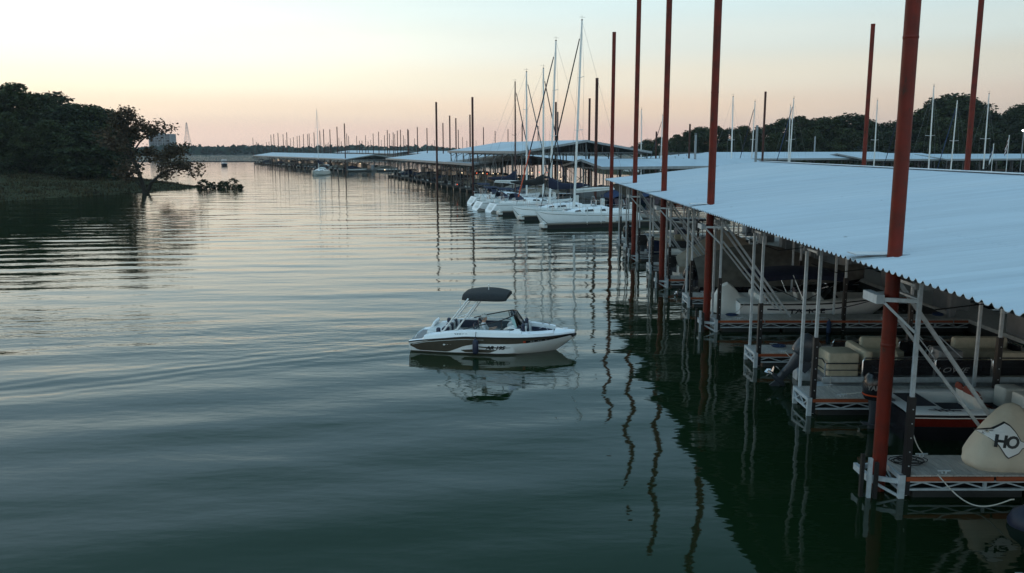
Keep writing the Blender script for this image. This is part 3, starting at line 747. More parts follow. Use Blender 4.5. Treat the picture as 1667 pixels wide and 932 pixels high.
def small_boat(kind, hullm, coverm, cowl, L=6.2, B=2.3, lab='', grp=None):
    t = thing('motor_boat', lab, 'boat', (0,0,0), 0, grp)
    rows = hull_rows(L, B, .78); mb = MB(); hull_mesh(mb, rows)
    mb.build('hull', hullm, t)
    rb = MB()
    for s in (0, 8): rb.tube([(r[s][0], r[s][1]*1.005, r[s][2]-.05) for r in rows], .035, 5)
    rb.build('rub_rail', blackp, t)
    if kind == 'covered':
        cb = MB(); secs = []
        for i in range(0, 13):
            tt = .03 + .95*i/12; k = min(13, int(tt*14)); r = rows[k]; b = r[0][1]*.98; z = r[0][2] + .02
            hp = .25 + .75*max(0, 1 - abs(tt-.42)/.40)**.8 if tt < .9 else .1
            x = -L/2 + L*tt
            secs.append([(x, b, z-.1), (x, b, z+.03), (x, b*.62, z+hp*.62), (x, b*.2, z+hp), (x, -b*.2, z+hp), (x, -b*.62, z+hp*.62), (x, -b, z+.03), (x, -b, z-.1)])
        cb.loft(secs, False, False); cb.build('boat_cover', coverm, t)
    else:
        db = MB()
        dk = [[(r[0][0], r[0][1], r[0][2]), (r[0][0], r[0][1]*.72, r[0][2]+.05), (r[0][0], -r[0][1]*.72, r[0][2]+.05), (r[0][0], -r[0][1], r[0][2])] for r in rows]
        db.grid(dk[8:]); 
        inn = [[(p[0], p[1]*.80, p[2]-.02), (p[0], p[1]*.78, .15), (p[0], -p[1]*.78, .15), (p[0], -p[1]*.80, p[2]-.02)] for p in [r[0] for r in rows[:9]]]
        db.grid(inn)
        for sgn in (0, 8): db.grid([[(r[sgn][0], r[sgn][1], r[sgn][2]), (r[sgn][0], r[sgn][1]*.80, r[sgn][2]-.02)] for r in rows[:9]])
        db.build('deck', gel2, t)
        sb = MB(); sb.rbox(-L*.42, -L*.3, -B*.33, B*.33, .15, .75, .06); sb.rbox(-.3,.25,-.75,-.2,.15,.95,.06); sb.rbox(-.3,.25,.2,.75,.15,.95,.06); sb.build('seat', coverm, t)
        wb = MB(); zz = .86
        wb.grid([[(.55,-.95,zz),(.25,-.85,zz+.48)],[(1.05,-.4,zz),(.7,-.36,zz+.5)],[(1.05,.4,zz),(.7,.36,zz+.5)],[(.55,.95,zz),(.25,.85,zz+.48)]])
        wb.build('windshield', glass, t)
        if kind == 'bimini':
            bb = MB(); secs = []
            for i in range(7):
                x = -2.2 + 2.7*i/6; zt = 2.15 + .10*math.sin(math.pi*i/6)
                secs.append([(x, B*.46*math.cos(a), zt - .38 + .40*math.sin(a)**.7) for a in [math.pi*j/8 for j in range(9)]])
            bb.loft(secs, False, False); bb.build('bimini_top', coverm, t)
            fr = MB()
            for s in (-1, 1):
                fr.tube([(-.8, s*B*.47, .8), (-2.1, s*B*.45, 1.8)], .02, 5); fr.tube([(-.8, s*B*.47, .8), (.4, s*B*.45, 1.8)], .02, 5)
            fr.build('bimini_frame', chrome, t)
    outboard_parts(t, -L/2 - .02, .55, cowl, 0)
    return t
PROTO_BOATS = []
boat_used = {}
def far_boats(t, nb, st, A, a, Wd, where, dens=.97, back=.97, seed=1, lim=None, cap=40):
    rr = random.Random(seed); ca, sa = math.cos(a), math.sin(a); h2 = Wd/2; cnt = 0
    for i in range(nb):
        for s in (0, 1):
            if rr.random() > (dens if s == 0 else back): continue
            pass
            k = rr.randrange(len(PROTO_BOATS)); src = PROTO_BOATS[k]
            lx = h2 - 1.2 - 3.25 - rr.uniform(0, .7) if s == 0 else h2 + 1.2 + 3.3 + rr.uniform(0, .8)
            ly = st*(i + .5) + rr.uniform(-.3, .3)
            x = A[0] + lx*ca - ly*sa; y = A[1] + lx*sa + ly*ca
            rz = a + (0 if s == 0 else math.pi)
            lab = f"{PROTO_DESC[k]} moored under the {where}"
            if not boat_used.get(k): o = src; boat_used[k] = 1; o.location = (x, y, 0); o.rotation_euler = (0, 0, rz); o['label'] = lab; o['group'] = 'boats under the ' + where
            else: o = dup(src, (x, y, 0), rz, lab, 'boats under the ' + where)
            cnt += 1
PROTO_DESC = ['white runabout under a beige cover', 'white runabout under a dark grey cover', 'open white motorboat with grey seats', 'navy motorboat under a blue cover', 'white motorboat with a navy sunshade', 'black hulled motorboat under a beige cover', 'red hulled open motorboat', 'white runabout under a bright white cover']
PROTO_BOATS = [small_boat('covered', gel, tarp_tan, blackp), small_boat('covered', gel, tarp_grey, blackp, 6.6), small_boat('open', gel, greyv, engine_grey), small_boat('covered', navy_gel, tarp_blue, blackp, 5.8),
               small_boat('bimini', gel, navy, blackp, 6.4), small_boat('covered', dark_gel, tarp_tan, engine_grey, 6.0), small_boat('open', red_gel, vinyl, blackp, 5.8), small_boat('covered', gel, gel2, blackp, 6.3)]

def ang(A, B): return -math.atan2(B[0]-A[0], B[1]-A[1])
def dist(A, B): return math.hypot(B[0]-A[0], B[1]-A[1])
GR = 'white roofed covered docks across the fairway'
A = W(563,258.3,4.0); B = W(411.5,252.5,4.0); a = ang(A, B)
t, nb, st = far_dock('farthest low white roofed dock reaching out to the lake mouth at left', A, a, dist(A, B), 18.5, 4.0, 5.4, GR, 5.6); far_boats(t, nb, st, A, a, 18.5, 'farthest left dock', seed=3)
D1 = (A, a)
A = W(768,266,4.77); B = W(628,257,4.77); a = ang(A, B)
t, nb, st = far_dock('white roofed dock in the middle distance, lower than the tall roof before it', A, a, dist(A, B), 20, 4.77, 6.0, GR, 4.7); far_boats(t, nb, st, A, a, 20, 'middle distance dock', seed=4)
A = W(845,246,6.77); B = W(729,245.0,6.77); a = ang(A, B); A3, a3, L3 = A, a, dist(A, B)
t, nb, st = far_dock('tall open sided dock with the highest white gable, behind the sailboats', A, a, L3, 20, 6.77, 8.35, GR, 4.6); far_boats(t, nb, st, A, a, 20, 'tall gabled dock', seed=5, dens=.7)
A = W(640,249.3,4.5); B = W(545,247.6,4.5); a = ang(A, B)
t, nb, st = far_dock('thin white roof glimpsed beyond the farthest left dock', A, a, min(220, dist(A, B)), 20, 4.5, 6.0, GR, 9); far_boats(t, nb, st, A, a, 20, 'dock glimpsed beyond', seed=6)
A = W(748,251.3,4.8); B = W(665,249,4.8); a = ang(A, B)
t, nb, st = far_dock('white roof seen between the middle dock and the tall gable', A, a, min(160, dist(A, B)), 20, 4.8, 6.1, GR, 8); far_boats(t, nb, st, A, a, 20, 'dock behind the middle dock', seed=7)
A = (13.5,150); a = R(18)
t, nb, st = far_dock('white roof filling the gap between the tall gable and the hipped roof', A, a, 50, 11.5, 4.8, 5.7, GR, 5.2, slips=False)
if 0: far_boats(t, nb, st, A, a, 20, 'dock behind the tall gable', seed=12)
a = R(-70.9)
t, nb, st = far_dock('small low gabled dock just beyond the near roof corner', (7.2,123), a, 27, 13.8, 4.8, 5.75, GR, 4.5); far_boats(t, nb, st, (7.2,123), a, 13.8, 'small gabled dock', seed=8)
def right_dock(label, Rc, a, L, Wd, ev, rg, hip, seed, where):
    A = (Rc[0] - Wd*math.cos(a), Rc[1] - Wd*math.sin(a))
    t, nb, st = far_dock(label, A, a, L, Wd, ev, rg, GR, 4.8, True, hip); far_boats(t, nb, st, A, a, Wd, where, seed=seed, dens=.6, back=.9)
right_dock('long hipped white dock roof before the right hand woods', W(1124,258.5,5.2), R(-66), 60, 22, 5.2, 6.45, True, 9, 'hipped right dock')
right_dock('short white dock roof between the hipped roof and right edge', W(1412,259.0,5.0), R(-68), 24, 17, 5.0, 6.2, False, 10, 'short right dock')
right_dock('white dock roof at the far right edge of the marina', W(1543,258.5,5.0), R(-68), 45, 17, 5.0, 6.0, False, 11, 'far right dock')

# lamps burning under the tall dock
for k, (px, py, m_) in enumerate([(776,281.5,lampr),(786,281.5,lampw),(793,282.5,lampr),(803,282,lampw),(811,282.5,lampw),(836,282.5,lampw),(866,281,lampw),(878,280,lampr),(880,289.5,lampr),(891,280.5,lampr),(911,280,lampw),(913,291,lampw),(752,281,lampw),(744,300,lampr),(586,266,lampw),(626,276,lampw),(712,276,lampr),(515,233,lampw)][:17]):
    z = 128.0 if px > 740 else (150.0 if px > 660 else (215. if px > 600 else 255.)); x = (px-833.5)/F*z; Y = (z - 3*SP)/CP; h = CAM_H - (py-HOR)*CP*z/F
    t = thing('dock_lamp', 'tiny warm lamp glowing under the dock roofs' if m_ is lampw else 'tiny red lamp glowing under the dock roofs', 'lamp', (x, Y, h), 0, 'lamps under the dock roofs')
    mb = MB(); mb.ball((0,0,0), .07 if z < 200 else .13, .07 if z < 200 else .13, .07 if z < 200 else .13, 8, 6); mb.build('bulb', m_, t)
    mb = MB(); mb.tube([(0,0,.1),(0,0,.45)], .03, 5); mb.build('stem', blackp, t)
# ---------------------------------------------------------------- the near covered dock
DX, DY = 18.9, 33.0
near = thing('covered_dock', 'nearest covered dock at right, under a broad pale blue corrugated roof', 'boat dock', (DX, DY, 0))
def NB():
    m = MB(); m.M = Matrix.Translation((-DX, -DY, 0)); return m
EX, RX, EH, RHT = 7.0, 18.9, 4.83, 6.15
Y0, Y1 = 3.0, 63.6
def roof_z(x): return EH + (RHT - EH) * (1 - abs(x - RX)/(RX - EX))
def corrugated(y0, y1, name, sgn):
    mb = NB(); pitch = .26; n = int((y1-y0)/pitch*8); rows = []
    for k, (x, lift) in enumerate(((0,.03),(.24,.03),(.2405,0),(.25,.03),(.498,.03),(.4985,0),(.51,.03),(.748,.03),(.7485,0),(.76,.03),(1.0,.03))):
        xx = EX + (RX-EX)*x if sgn < 0 else 2*RX - EX - (RX-EX)*x
        row = []
        for i in range(n+1):
            y = y0 + (y1-y0)*i/n; c = .5 + .5*math.cos(2*math.pi*(y-y0)/pitch); row.append((xx, y, roof_z(xx) + .062*c**2.5 + (lift-.03)*1.0))
        rows.append(row)
    if sgn > 0: rows = [r[::-1] for r in rows]
    mb.grid([r for r in rows], 0); low = [[(p[0], p[1], p[2]-.012) for p in r][::-1] for r in rows]; mb.grid(low, 1)
    mb.grid([[ (p[0], p[1], p[2]) for p in rows[0]][::-1], low[0]][::1])
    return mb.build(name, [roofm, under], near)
corrugated(Y0, Y1, 'roof_slope', -1); corrugated(Y0, Y1, 'roof_slope', 1)
mb = NB(); mb.beam((RX-.22, Y0, RHT+.052), (RX-.22, Y1, RHT+.052), .5, .012); mb.beam((RX+.22, Y0, RHT+.048), (RX+.22, Y1, RHT+.048), .5, .012); mb.build('ridge_cap', roofm, near, False)
mb = NB()
mb.beam((EX, Y1+.03, EH-.02), (RX, Y1+.03, RHT-.02), .05, .18); mb.beam((2*RX-EX, Y1+.03, EH-.02), (RX, Y1+.03, RHT-.02), .05, .18); mb.build('gable_trim', roofm, near, False)
fy = [11.8, 17.0, 22.45, 27.5, 32.95, 38.15, 43.5, 48.8, 54.0, 59.2, 63.2]
PILES = [(7.73,16.9), (7.76,33.0), (7.80,43.5), (7.82,54.0), (7.92,67.6)]
PF = {1: 0, 4: 1, 6: 2, 8: 3}
# purlins and cross frames
mb = NB()
for x in (7.75, 9.8, 12.2, 14.6, 16.9, 20.9, 23.2, 25.6, 28.0, 30.3): mb.box(x-.05, x+.05, Y0+.1, Y1-.05, roof_z(x)-.18, roof_z(x)-.02)
mb.build('purlins', alu_far, near, False)
mb = NB()
for y in fy:
    for dy in (-.5, .5):
        yy = min(y+dy, Y1-.12)
        mb.beam((8.0, yy, EH-.20), (RX, yy, RHT-.40), .07, .18); mb.beam((2*RX-8.0, yy, EH-.20), (RX, yy, RHT-.40), .07, .18)
        mb.beam((8.0, yy, EH-.42), (2*RX-8.0, yy, EH-.42), .07, .14)
        for k in range(6):
            x = 8.6 + k*1.8
            mb.beam((x, yy, EH-.40), (x+.9, yy, roof_z(x+.9)-.38), .045, .045); mb.beam((x+1.8, yy, EH-.40), (x+.9, yy, roof_z(x+.9)-.38), .045, .045)
mb.build('roof_frame', alu_far, near, False)
XE = 8.0
def finger(i, y, x0, x1, detail):
    hw = .575; mb = NB()
    # aluminium frame with chords and webs
    for yy in (y-hw+.03, y+hw-.03):
        mb.box(x0, x1, yy-.025, yy+.025, .335, .375); mb.box(x0, x1, yy-.025, yy+.025, .165, .205)
        n = int((x1-x0)/.42) if detail else int((x1-x0)/.9); d = (x1-x0)/n
        for k in range(n):
            xa = x0 + k*d; up = k % 2
            mb.beam((xa, yy, .335 if up else .205), (xa+d, yy, .205 if up else .335), .028, .028)
            if k % 4 == 0: mb.box(xa-.03, xa+.03, yy-.028, yy+.028, .17, .37)
    mb.box(x0-.05, x0, y-hw, y+hw, .16, .22); mb.box(x0-.05, x0, y-hw, y+hw, .40, .50)
    for k in range(4): mb.beam((x0-.025, y-hw+.1+k*.28, .22 if k % 2 else .40), (x0-.025, y-hw+.1+(k+1)*.28, .40 if k % 2 else .22), .03, .03)
    mb.box(x0-.06, x0+.06, y-hw-.03, y-hw+.05, -.12, .5); mb.box(x0-.06, x0+.06, y+hw-.05, y+hw+.03, -.12, .5)
    f = mb.build('finger_pier', alu, near, False)
    mb = NB(); n = int((x1-x0)/.15); d = (x1-x0)/n
    for k in range(n): mb.box(x0 + k*d + .006, x0 + (k+1)*d - .006, y-hw+.002, y+hw-.002, .468, .5 - .002*(k % 2))
    mb.build('decking', deckm, f, False)
    if detail:
        mb = NB(); L = 1.85; k = 0; x = x0 + .05
        while x < x1:
            xe = min(x+L, x1)
            for yy in (y-hw, y+hw): mb.box(x+.03, xe-.03, yy-.03, yy+.012, .378, .464)
            x = xe
        mb.build('trim_board', trim, f, False)
    mb = NB(); x = x0 + .25
    while x < x1 - .5: mb.rbox(x, min(x+2.3, x1-.1), y-hw+.05, y+hw-.05, -.30, .155, .06); x += 2.42
    mb.build('dock_float', floatm, f)
    # cleats
    mb = NB()
    for x in (x0+.9, x0+4.2, x0+7.4):
        for yy in (y-hw+.09, y+hw-.09):
            if x < x1: mb.tube([(x-.13,yy,.56),(x+.13,yy,.56)], .016, 6); mb.tube([(x-.04,yy,.50),(x-.04,yy,.56)], .014, 5); mb.tube([(x+.04,yy,.50),(x+.04,yy,.56)], .014, 5)
    mb.build('cleat', alu, f)
    return f
def post(x, y, z1, sleeve=True, w=.075, zs=2.15, z0=.05):
    mb = NB(); mb.box(x-w/2, x+w/2, y-w/2, y+w/2, z0, z1); p = mb.build('post', alu, near, False)
    if sleeve:
        mb = NB(); mb.box(x-w/2-.028, x+w/2+.028, y-w/2-.028, y+w/2+.028, z0+.02, zs); mb.build('sleeve', blackp, p, False)
        mb = NB()
        for k in range(6): mb.tube([(x+.01, y-w/2-.04, .4+k*.3), (x+.01, y-w/2-.02, .4+k*.3)], .014, 6)
        mb.build('bolt', alu, p)
fingers = []
for i, y in enumerate(fy):
    det = y < 48
    fingers.append(finger(i, y, XE, 17.9, det)); finger(i, y, 19.9, 29.6, False)
    for dy in (-.52, .52):
        post(XE+.10, y+dy, EH-.12, dy < 0); post(13.0, y+dy, roof_z(13)-.2, dy < 0)
    post(17.6, y, roof_z(17.6)-.2, False); post(29.6, y, EH-.1, False); post(24.6, y, roof_z(24.6)-.2, True)
    mb = NB(); mb.box(XE+.06, XE+.14, y-.52, y+.52, EH-.46, EH-.40); mb.box(XE+.06, XE+.14, y-.52, y+.52, EH-.70, EH-.66) if i in PF else None
    mb.build('head_beam', alu, near, False)
    if i in PF:
        px_, py_ = PILES[PF[i]]
        for dy in ((.50,) if i == 1 else (-.56, .56)):
            mb = NB(); mb.beam((XE+.14, y+dy, EH-.50), (XE+2.9, y+dy, .62), .075, .075)
            mb.beam((XE+.14, y+dy, EH-1.25), (XE+2.3, y+dy, .95), .06, .06); mb.build('brace', alu, near, False)
        # the collar that rides up and down the pile, and the arms reaching to it at roof height
        mb = NB()
        for dy in (-.32, .32): mb.beam((px_-.32, y+dy*.8, .34), (XE, y+dy*1.6, .34), .06, .09)
        mb.box(px_-.36, px_-.28, y-.34, y+.34, .28, .42)
        mb.beam((px_-.3, y-.3, .30), (XE, y-.55, .02), .05, .05)
        mb.build('pile_collar', alu, near, False)
        mb = NB()
        for dy in (-.42, .42): mb.beam((px_-.3, y+dy*.7, EH-.72), (XE+.1, y+dy*1.24, EH-.72), .06, .08)
        mb.box(px_-.42, px_-.26, y-.36, y+.30, EH-.80, EH-.62)
        mb.beam((px_-.25, y-.34, EH-.78), (XE+.05, y-.52, EH-1.35), .05, .05)
        mb.build('roof_arm', alu, near, False)
        mb = NB()
        for k, xx in enumerate((px_-.52, px_-.38, px_-.27)):
            mb.box(xx-.035, xx+.035, y-.52-.05*k, y-.44-.05*k, -.05, .92 - .07*k, k % 2)
        mb.build('pile_guide', [floatm, alu], near, False)
        mb = NB(); mb.box(EX-.02, px_+.35, y-.02, y+.45, roof_z(7.6)+.075, roof_z(7.6)+.095); mb.build('roof_flashing', roofm, near, False)
mb = NB(); mb.box(17.9, 19.9, Y0, Y1, .36, .5, 0); mb.box(18.0, 19.8, Y0, Y1, -.25, .358, 1); mb.build('walkway', [deckm, floatm], near, False)
mb = NB()
for y in fy[1:]:
    mb = NB(); mb.rbox(18.0, 18.9, y+1.2, y+2.6, .5, 1.25, .06); mb.build('dock_box', greyv, near)

def pile(label, x, y, h, r=.145, grp=None, m=None, z0=-2.0):
    t = MB(); n = 14
    t.tube([(0,0,z0), (0,0,h)], r, n)
    t.tube([(0,0,h-.02), (0,0,h+.03)], r*1.04, n)
    for zz in (3.1, 9.2): t.tube([(0,0,zz), (0,0,zz+.02), (0,0,zz+.05), (0,0,zz+.07)], [r*.99, r*1.05, r*1.05, r*.99], n, caps=False)
    o = t.build('mooring_pile', m or rust); o.location = (x, y, 0)
    return tag(o, label, 'pile', grp)
PL = ['nearest and thickest rust red steel pile, standing at the first finger pier', 'second rust red steel pile along the roof edge, beside the runabout with a white cover', 'third rust red steel pile along the roof edge', 'fourth rust red steel pile along the roof edge', 'farthest rust red steel pile of the roof edge, at the roof corner by the sailboats']
for (x, y), l, h in zip(PILES, PL, (14.5, 15.5, 15.5, 16.2, 16.0)): pile(l, x, y, h, .145, 'rust red piles along the near roof edge')
pile('rust red pile rising behind the near roof ridge at the far right', 23.85, 44.6, 15.5, .14, 'rust red piles behind the near ridge')
pile('shorter rust red pile behind the near roof ridge, left of the thick near pile', 23.8, 57.6, 15.2, .14, 'rust red piles behind the near ridge')

# ---------------------------------------------------------------- boats in the near slips
def shell(par, L, B, zg, hullm, deckm_, t0=.10, t1=.62, floor=.16, inset=.24, coam=.10, sheer=.2, stripe=None, bow=True):
    rows = hull_rows(L, B, zg, 18, sheer=sheer); mb = MB(); hull_mesh(mb, rows); mb.build('hull', hullm, par)
    rb = MB()
    for s in (0, 8): rb.tube([(r[s][0], r[s][1]*1.008, r[s][2]-.04) for r in rows], .032, 6)
    rb.build('rub_rail', blackp, par)
    if stripe:
        sb = MB()
        for s in (0, 8):
            k = 1 if s == 0 else 7
            q = []
            for r in rows:
                a, c = Vector(r[s]), Vector(r[k]); o = Vector((0, .006 if s == 0 else -.006, 0)); q.append([tuple(a.lerp(c, .28)+o), tuple(a.lerp(c, 1.0)+o)])
            sb.grid(q if s else [x[::-1] for x in q])
        sb.build('side_stripe', stripe, par)
    db = MB(); g = []
    for i, r in enumerate(rows):
        t = i/18; b = r[0][1]; z = r[0][2]; x = r[0][0]
        if t0 <= t <= t1: k = max(.05, b-inset); g.append((x, [(b,z),(b-.05,z+coam*.7),(max(k+.04,.04),z+coam),(k,z+coam*.8),(k,floor),(0,floor)]))
        else: g.append((x, [(b,z),(b*.93,z+coam*.7),(b*.72,z+coam),(b*.6,z+coam),(b*.3,z+coam*1.15),(0,z+coam*1.2)]))
    G = []
    for i, (x, pr) in enumerate(g):
        if i and (rows[i-1][0][0] is not None):
            ta, tb_ = (i-1)/18, i/18
            if (ta < t0 <= tb_) : G.append((x-.01, g[i-1][1]))
            if (ta <= t1 < tb_): G.append((rows[i-1][0][0]+.01, pr))
        G.append((x, pr))
    G.sort(key=lambda q: q[0])
    db.grid([[(x, y, z) for y, z in pr] + [(x, -y, z) for y, z in pr[::-1][1:]] for x, pr in G])
    db.build('deck', deckm_, par)
    return rows
# 1: red and white bass boat
bx, by = 12.75, 20.85
bass = thing('bass_boat', 'low red and white bass boat with navy carpeted deck between the first two finger piers', 'boat', (bx, by, 0))
rows = shell(bass, 6.2, 2.2, .70, dark_gel, gel, .16, .60, .40, .34, .05, .10, stripe=red_gel)
mb = MB(); mb.grid([[(r[0][0], s*r[0][1]*1.006, r[0][2]+.005) for s in (1,)] + [(r[0][0], r[0][1]*1.006, r[0][2]-.10)] for r in rows]); mb.grid([[(r[0][0], -r[0][1]*1.006, r[0][2]-.10), (r[0][0], -r[0][1]*1.006, r[0][2]+.005)] for r in rows]); mb.build('gunwale_band', gel, bass)
ZB = Matrix.Translation((0,0,.22))
mb = MB(); mb.M = ZB; mb.box(-1.9, 1.0, -.70, .70, .225, .245); mb.box(-2.75, -2.15, -.55, .55, .545, .556); mb.prism([(.9,-.72),(2.2,-.5),(2.75,-.15),(2.75,.15),(2.2,.5),(.9,.72)], .60, .615); mb.build('deck_carpet', carpet, bass, False)
def bucket_seat(par, x, y, z, m1, m2, s=1.0, ang_=0):
    M = Matrix.Translation((x, y, z)) @ Matrix.Rotation(ang_, 4, 'Z') @ Matrix.Scale(s, 4)
    b = MB(); b.M = M
    b.rbox(-.26,.26,-.25,.25,0,.16,.07); 
    bk = [selli(-.24,0,.12,.06,.24,14,3), selli(-.30,0,.40,.065,.25,14,3), selli(-.36,0,.60,.05,.20,14,2.6), selli(-.38,0,.66,.02,.10,14,2.2)]; b.loft(bk, True, True)
    o = b.build('seat', m1, par)
    r_ = MB(); r_.M = M; r_.loft([selli(-.345,0,.50,.075,.235,14,3), selli(-.372,0,.62,.058,.19,14,2.6), selli(-.385,0,.69,.022,.10,14,2.2)], True, True)
    r_.rbox(.06,.275,-.255,.255,.05,.165,.06)
    r_.build('seat_trim', m2, o); return o
for x, y in ((-.75,-.38),(-.75,.42),(-.75,.02)): bucket_seat(bass, x, y, .48, vinyl, redc, .9)
bucket_seat(bass, 1.75, .1, 1.0, vinyl, redc, .85, .4)
mb = MB(); mb.M = ZB; mb.tube([(1.75,.1,.6),(1.75,.1,.78)], .03, 8); mb.build('seat_post', chrome, bass)
mb = MB(); mb.M = ZB; mb.rbox(-.05,.5,-.66,-.12,.24,.82,.06); mb.build('console', gel2, bass)
mb = MB(); mb.M = ZB; mb.rbox(-.05,.5,.16,.66,.24,.78,.06); mb.build('console', gel2, bass)
mb = MB(); mb.M = ZB; mb.grid([[(.42,-.62,.82),(.24,-.6,1.08)],[(.52,-.38,.82),(.34,-.38,1.12)],[(.42,-.14,.82),(.24,-.16,1.08)]]); mb.build('windshield', glass, bass)
mb = MB(); mb.M = ZB; mb.tube([(1.5,.45,.66),(2.4,.35,.72),(2.95,.25,.70)], .03, 8); mb.rbox(2.6,2.95,.1,.32,.64,.78,.04); mb.build('trolling_motor', blackp, bass)
mb = MB(); mb.M = ZB; mb.loft([[(-2.5,-.9,.545),(-2.0,-.95,.545),(-1.75,-.98,.545)],[(-2.5,-.84,.545),(-2.0,-.88,.545),(-1.7,-.9,.545)]], False, False)
for k in range(3): mb.add([(-2.35+k*.16,-.80,.552),(-2.30+k*.16,-.80,.552),(-2.22+k*.16,-.98,.535),(-2.27+k*.16,-.98,.535)], [(0,1,2,3)])
mb.build('deck_mark', navyv, bass, False)
outboard_parts(bass, -3.12, .62, dark_gel, 6, 1.08, 0, orange_ink, 'YAMAHA', silver_ink)
mb = MB(); mb.rbox(-3.02,-2.9,-1.03,-.75,.38,.60,.03); mb.rbox(-3.02,-2.9,.75,1.03,.38,.60,.03); mb.build('tail_light', redc, bass)
# 2: pontoon
px0, py0 = 12.45, 24.75
pon = thing('pontoon_boat', 'tan seated pontoon boat with dark fence panels between second and third finger piers', 'boat', (px0, py0, 0))
def pontoon(par, L=7.0, panel=dark_gel, text=None):
    h = L/2
    for s in (-1, 1):
        mb = MB(); mb.tube([(-h-.1,s*.82,.12),(-h+.3,s*.82,.10),(h-.9,s*.82,.10),(h-.35,s*.82,.20),(h-.02,s*.82,.38)], [.22,.31,.31,.24,.04], 14); mb.build('pontoon_tube', alu, par)
    mb = MB(); mb.box(-h, h-.2, -1.22, 1.22, .50, .60); mb.build('deck', greyv, par, False)
    mb = MB(); mb.box(-h-.02,h-.18,-1.25,-1.22,.46,.62); mb.box(-h-.02,h-.18,1.22,1.25,.46,.62); mb.box(h-.2,h-.17,-1.22,1.22,.46,.62); mb.build('deck_trim', alu, par, False)
    segs = [(-h+1.15,-.3),(-.25,1.35),(1.4,h-.35)]
    for s in (-1,1):
        for a, b in segs: mb = MB(); mb.box(a, b, s*1.16-.012, s*1.16+.012, .66, 1.10); q_ = mb.build('fence_panel', panel, par, False); pn = q_ if (s < 0 and a == -.25) else (pn if s > 0 or a > -.25 else None)
    for ya in (-1.1, .4): mb = MB(); mb.box(h-.36,h-.335,ya,ya+.7,.66,1.1); mb.build('fence_panel', panel, par, False)
    for s in (-1,1):
        mb = MB()
        for a, b in segs:
            mb.tube([(a,s*1.16,.62),(a,s*1.16,1.08),(a+.06,s*1.16,1.16),(b-.06,s*1.16,1.16),(b,s*1.16,1.08),(b,s*1.16,.62)], .022, 6); mb.tube([(a,s*1.16,.65),(b,s*1.16,.65)], .016, 5); mb.tube([(a,s*1.165,.90),(b,s*1.165,.90)], .009, 4)
        mb.tube([(-h+.1,s*1.15,1.0),(-h+1.1,s*1.15,1.0)], .022, 6); mb.tube([(-h+.1,s*1.15,.8),(-h+1.1,s*1.15,.8)], .016, 6); mb.build('rail', chrome, par)
    mb = MB()
    for a, b in ((-1.12,-.4),(.4,1.12)): mb.tube([(h-.35,a,.62),(h-.35,a,1.16),(h-.35,b,1.16),(h-.35,b,.62)], .022, 6)
    mb.build('bow_rail', chrome, par); mb = MB()
    # stern boarding rails
    for y0, y1 in ((-1.14,-.45),(.45,1.14)):
        mb.tube([(-h+.08,y0,.6),(-h+.08,y0,1.0),(-h+.12,(y0+y1)/2,1.04),(-h+.08,y1,1.0),(-h+.08,y1,.6)], .022, 6)
        mb.tube([(-h+.08,y0,.80),(-h+.08,y1,.80)], .016, 5)
    mb.build('stern_rail', chrome, par)
    def couch(x0, x1, y0, y1, back):
        mb = MB(); mb.rbox(x0, x1, y0, y1, .60, .98, .07)
        if back == 'stern': mb.rbox(x0-.02, x0+.24, y0, y1, .9, 1.34, .09)
        if back == 'bow': mb.rbox(x1-.24, x1+.02, y0, y1, .9, 1.30, .09)
        if back == 'near': mb.rbox(x0, x1, y0-.02, y0+.22, .9, 1.32, .09)
        if back == 'far': mb.rbox(x0, x1, y1-.22, y1+.02, .9, 1.32, .09)
        mb.build('seat', tanv, par)
    couch(-h+1.25, -h+1.9, -1.05, .45, 'stern'); couch(-h+1.92, -h+3.1, .42, 1.08, 'far'); couch(1.3, h-.5, .42, 1.08, 'far'); couch(1.6, h-.5, -1.08, -.45, 'near')
    mb = MB(); mb.rbox(-h+.2, -h+1.1, -1.05, -.2, .60, 1.28, .06); mb.build('stern_locker', tanv, par)
    mb = MB(); mb.rbox(-.1,.6,-1.05,-.35,.60,1.35,.08); mb.tube([(-.2,-.7,1.25),(-.1,-.7,1.2)], .03, 6); mb.build('console', greyv, par)
    wh = MB()
    for k in range(12):
        a, b = 2*math.pi*k/12, 2*math.pi*(k+1)/12
        wh.tube([(-.24+.05*math.cos(a), -.7+.17*math.sin(a), 1.25+.17*math.cos(a)), (-.24+.05*math.cos(b), -.7+.17*math.sin(b), 1.25+.17*math.cos(b))], .014, 5)
    wh.build('steering_wheel', chrome, par)
    bucket_seat(par, -.95, -.68, .72, tanv, tanv, .95)
    # folded sunshade frame
    mb = MB()
    for s in (-1,1): mb.tube([(-.3,s*1.16,1.16),(-.9,s*1.12,1.9)], .016, 6); mb.tube([(.5,s*1.16,1.16),(-.2,s*1.12,1.8)], .016, 6)
    mb.build('bimini_frame', alu, par)
    if text:
        tb = MB(); lettering(tb, text, .21, lambda u, v: (.22+u, -1.176, .74+v), shear=.35, sx=1.5); tb.build('lettering', silver_ink, pn, False)
pontoon(pon, 7.0, dark_gel, 'LOWE')
outboard_parts(pon, -3.62, .62, engine_grey, 42, 1.12, 0, None, None)
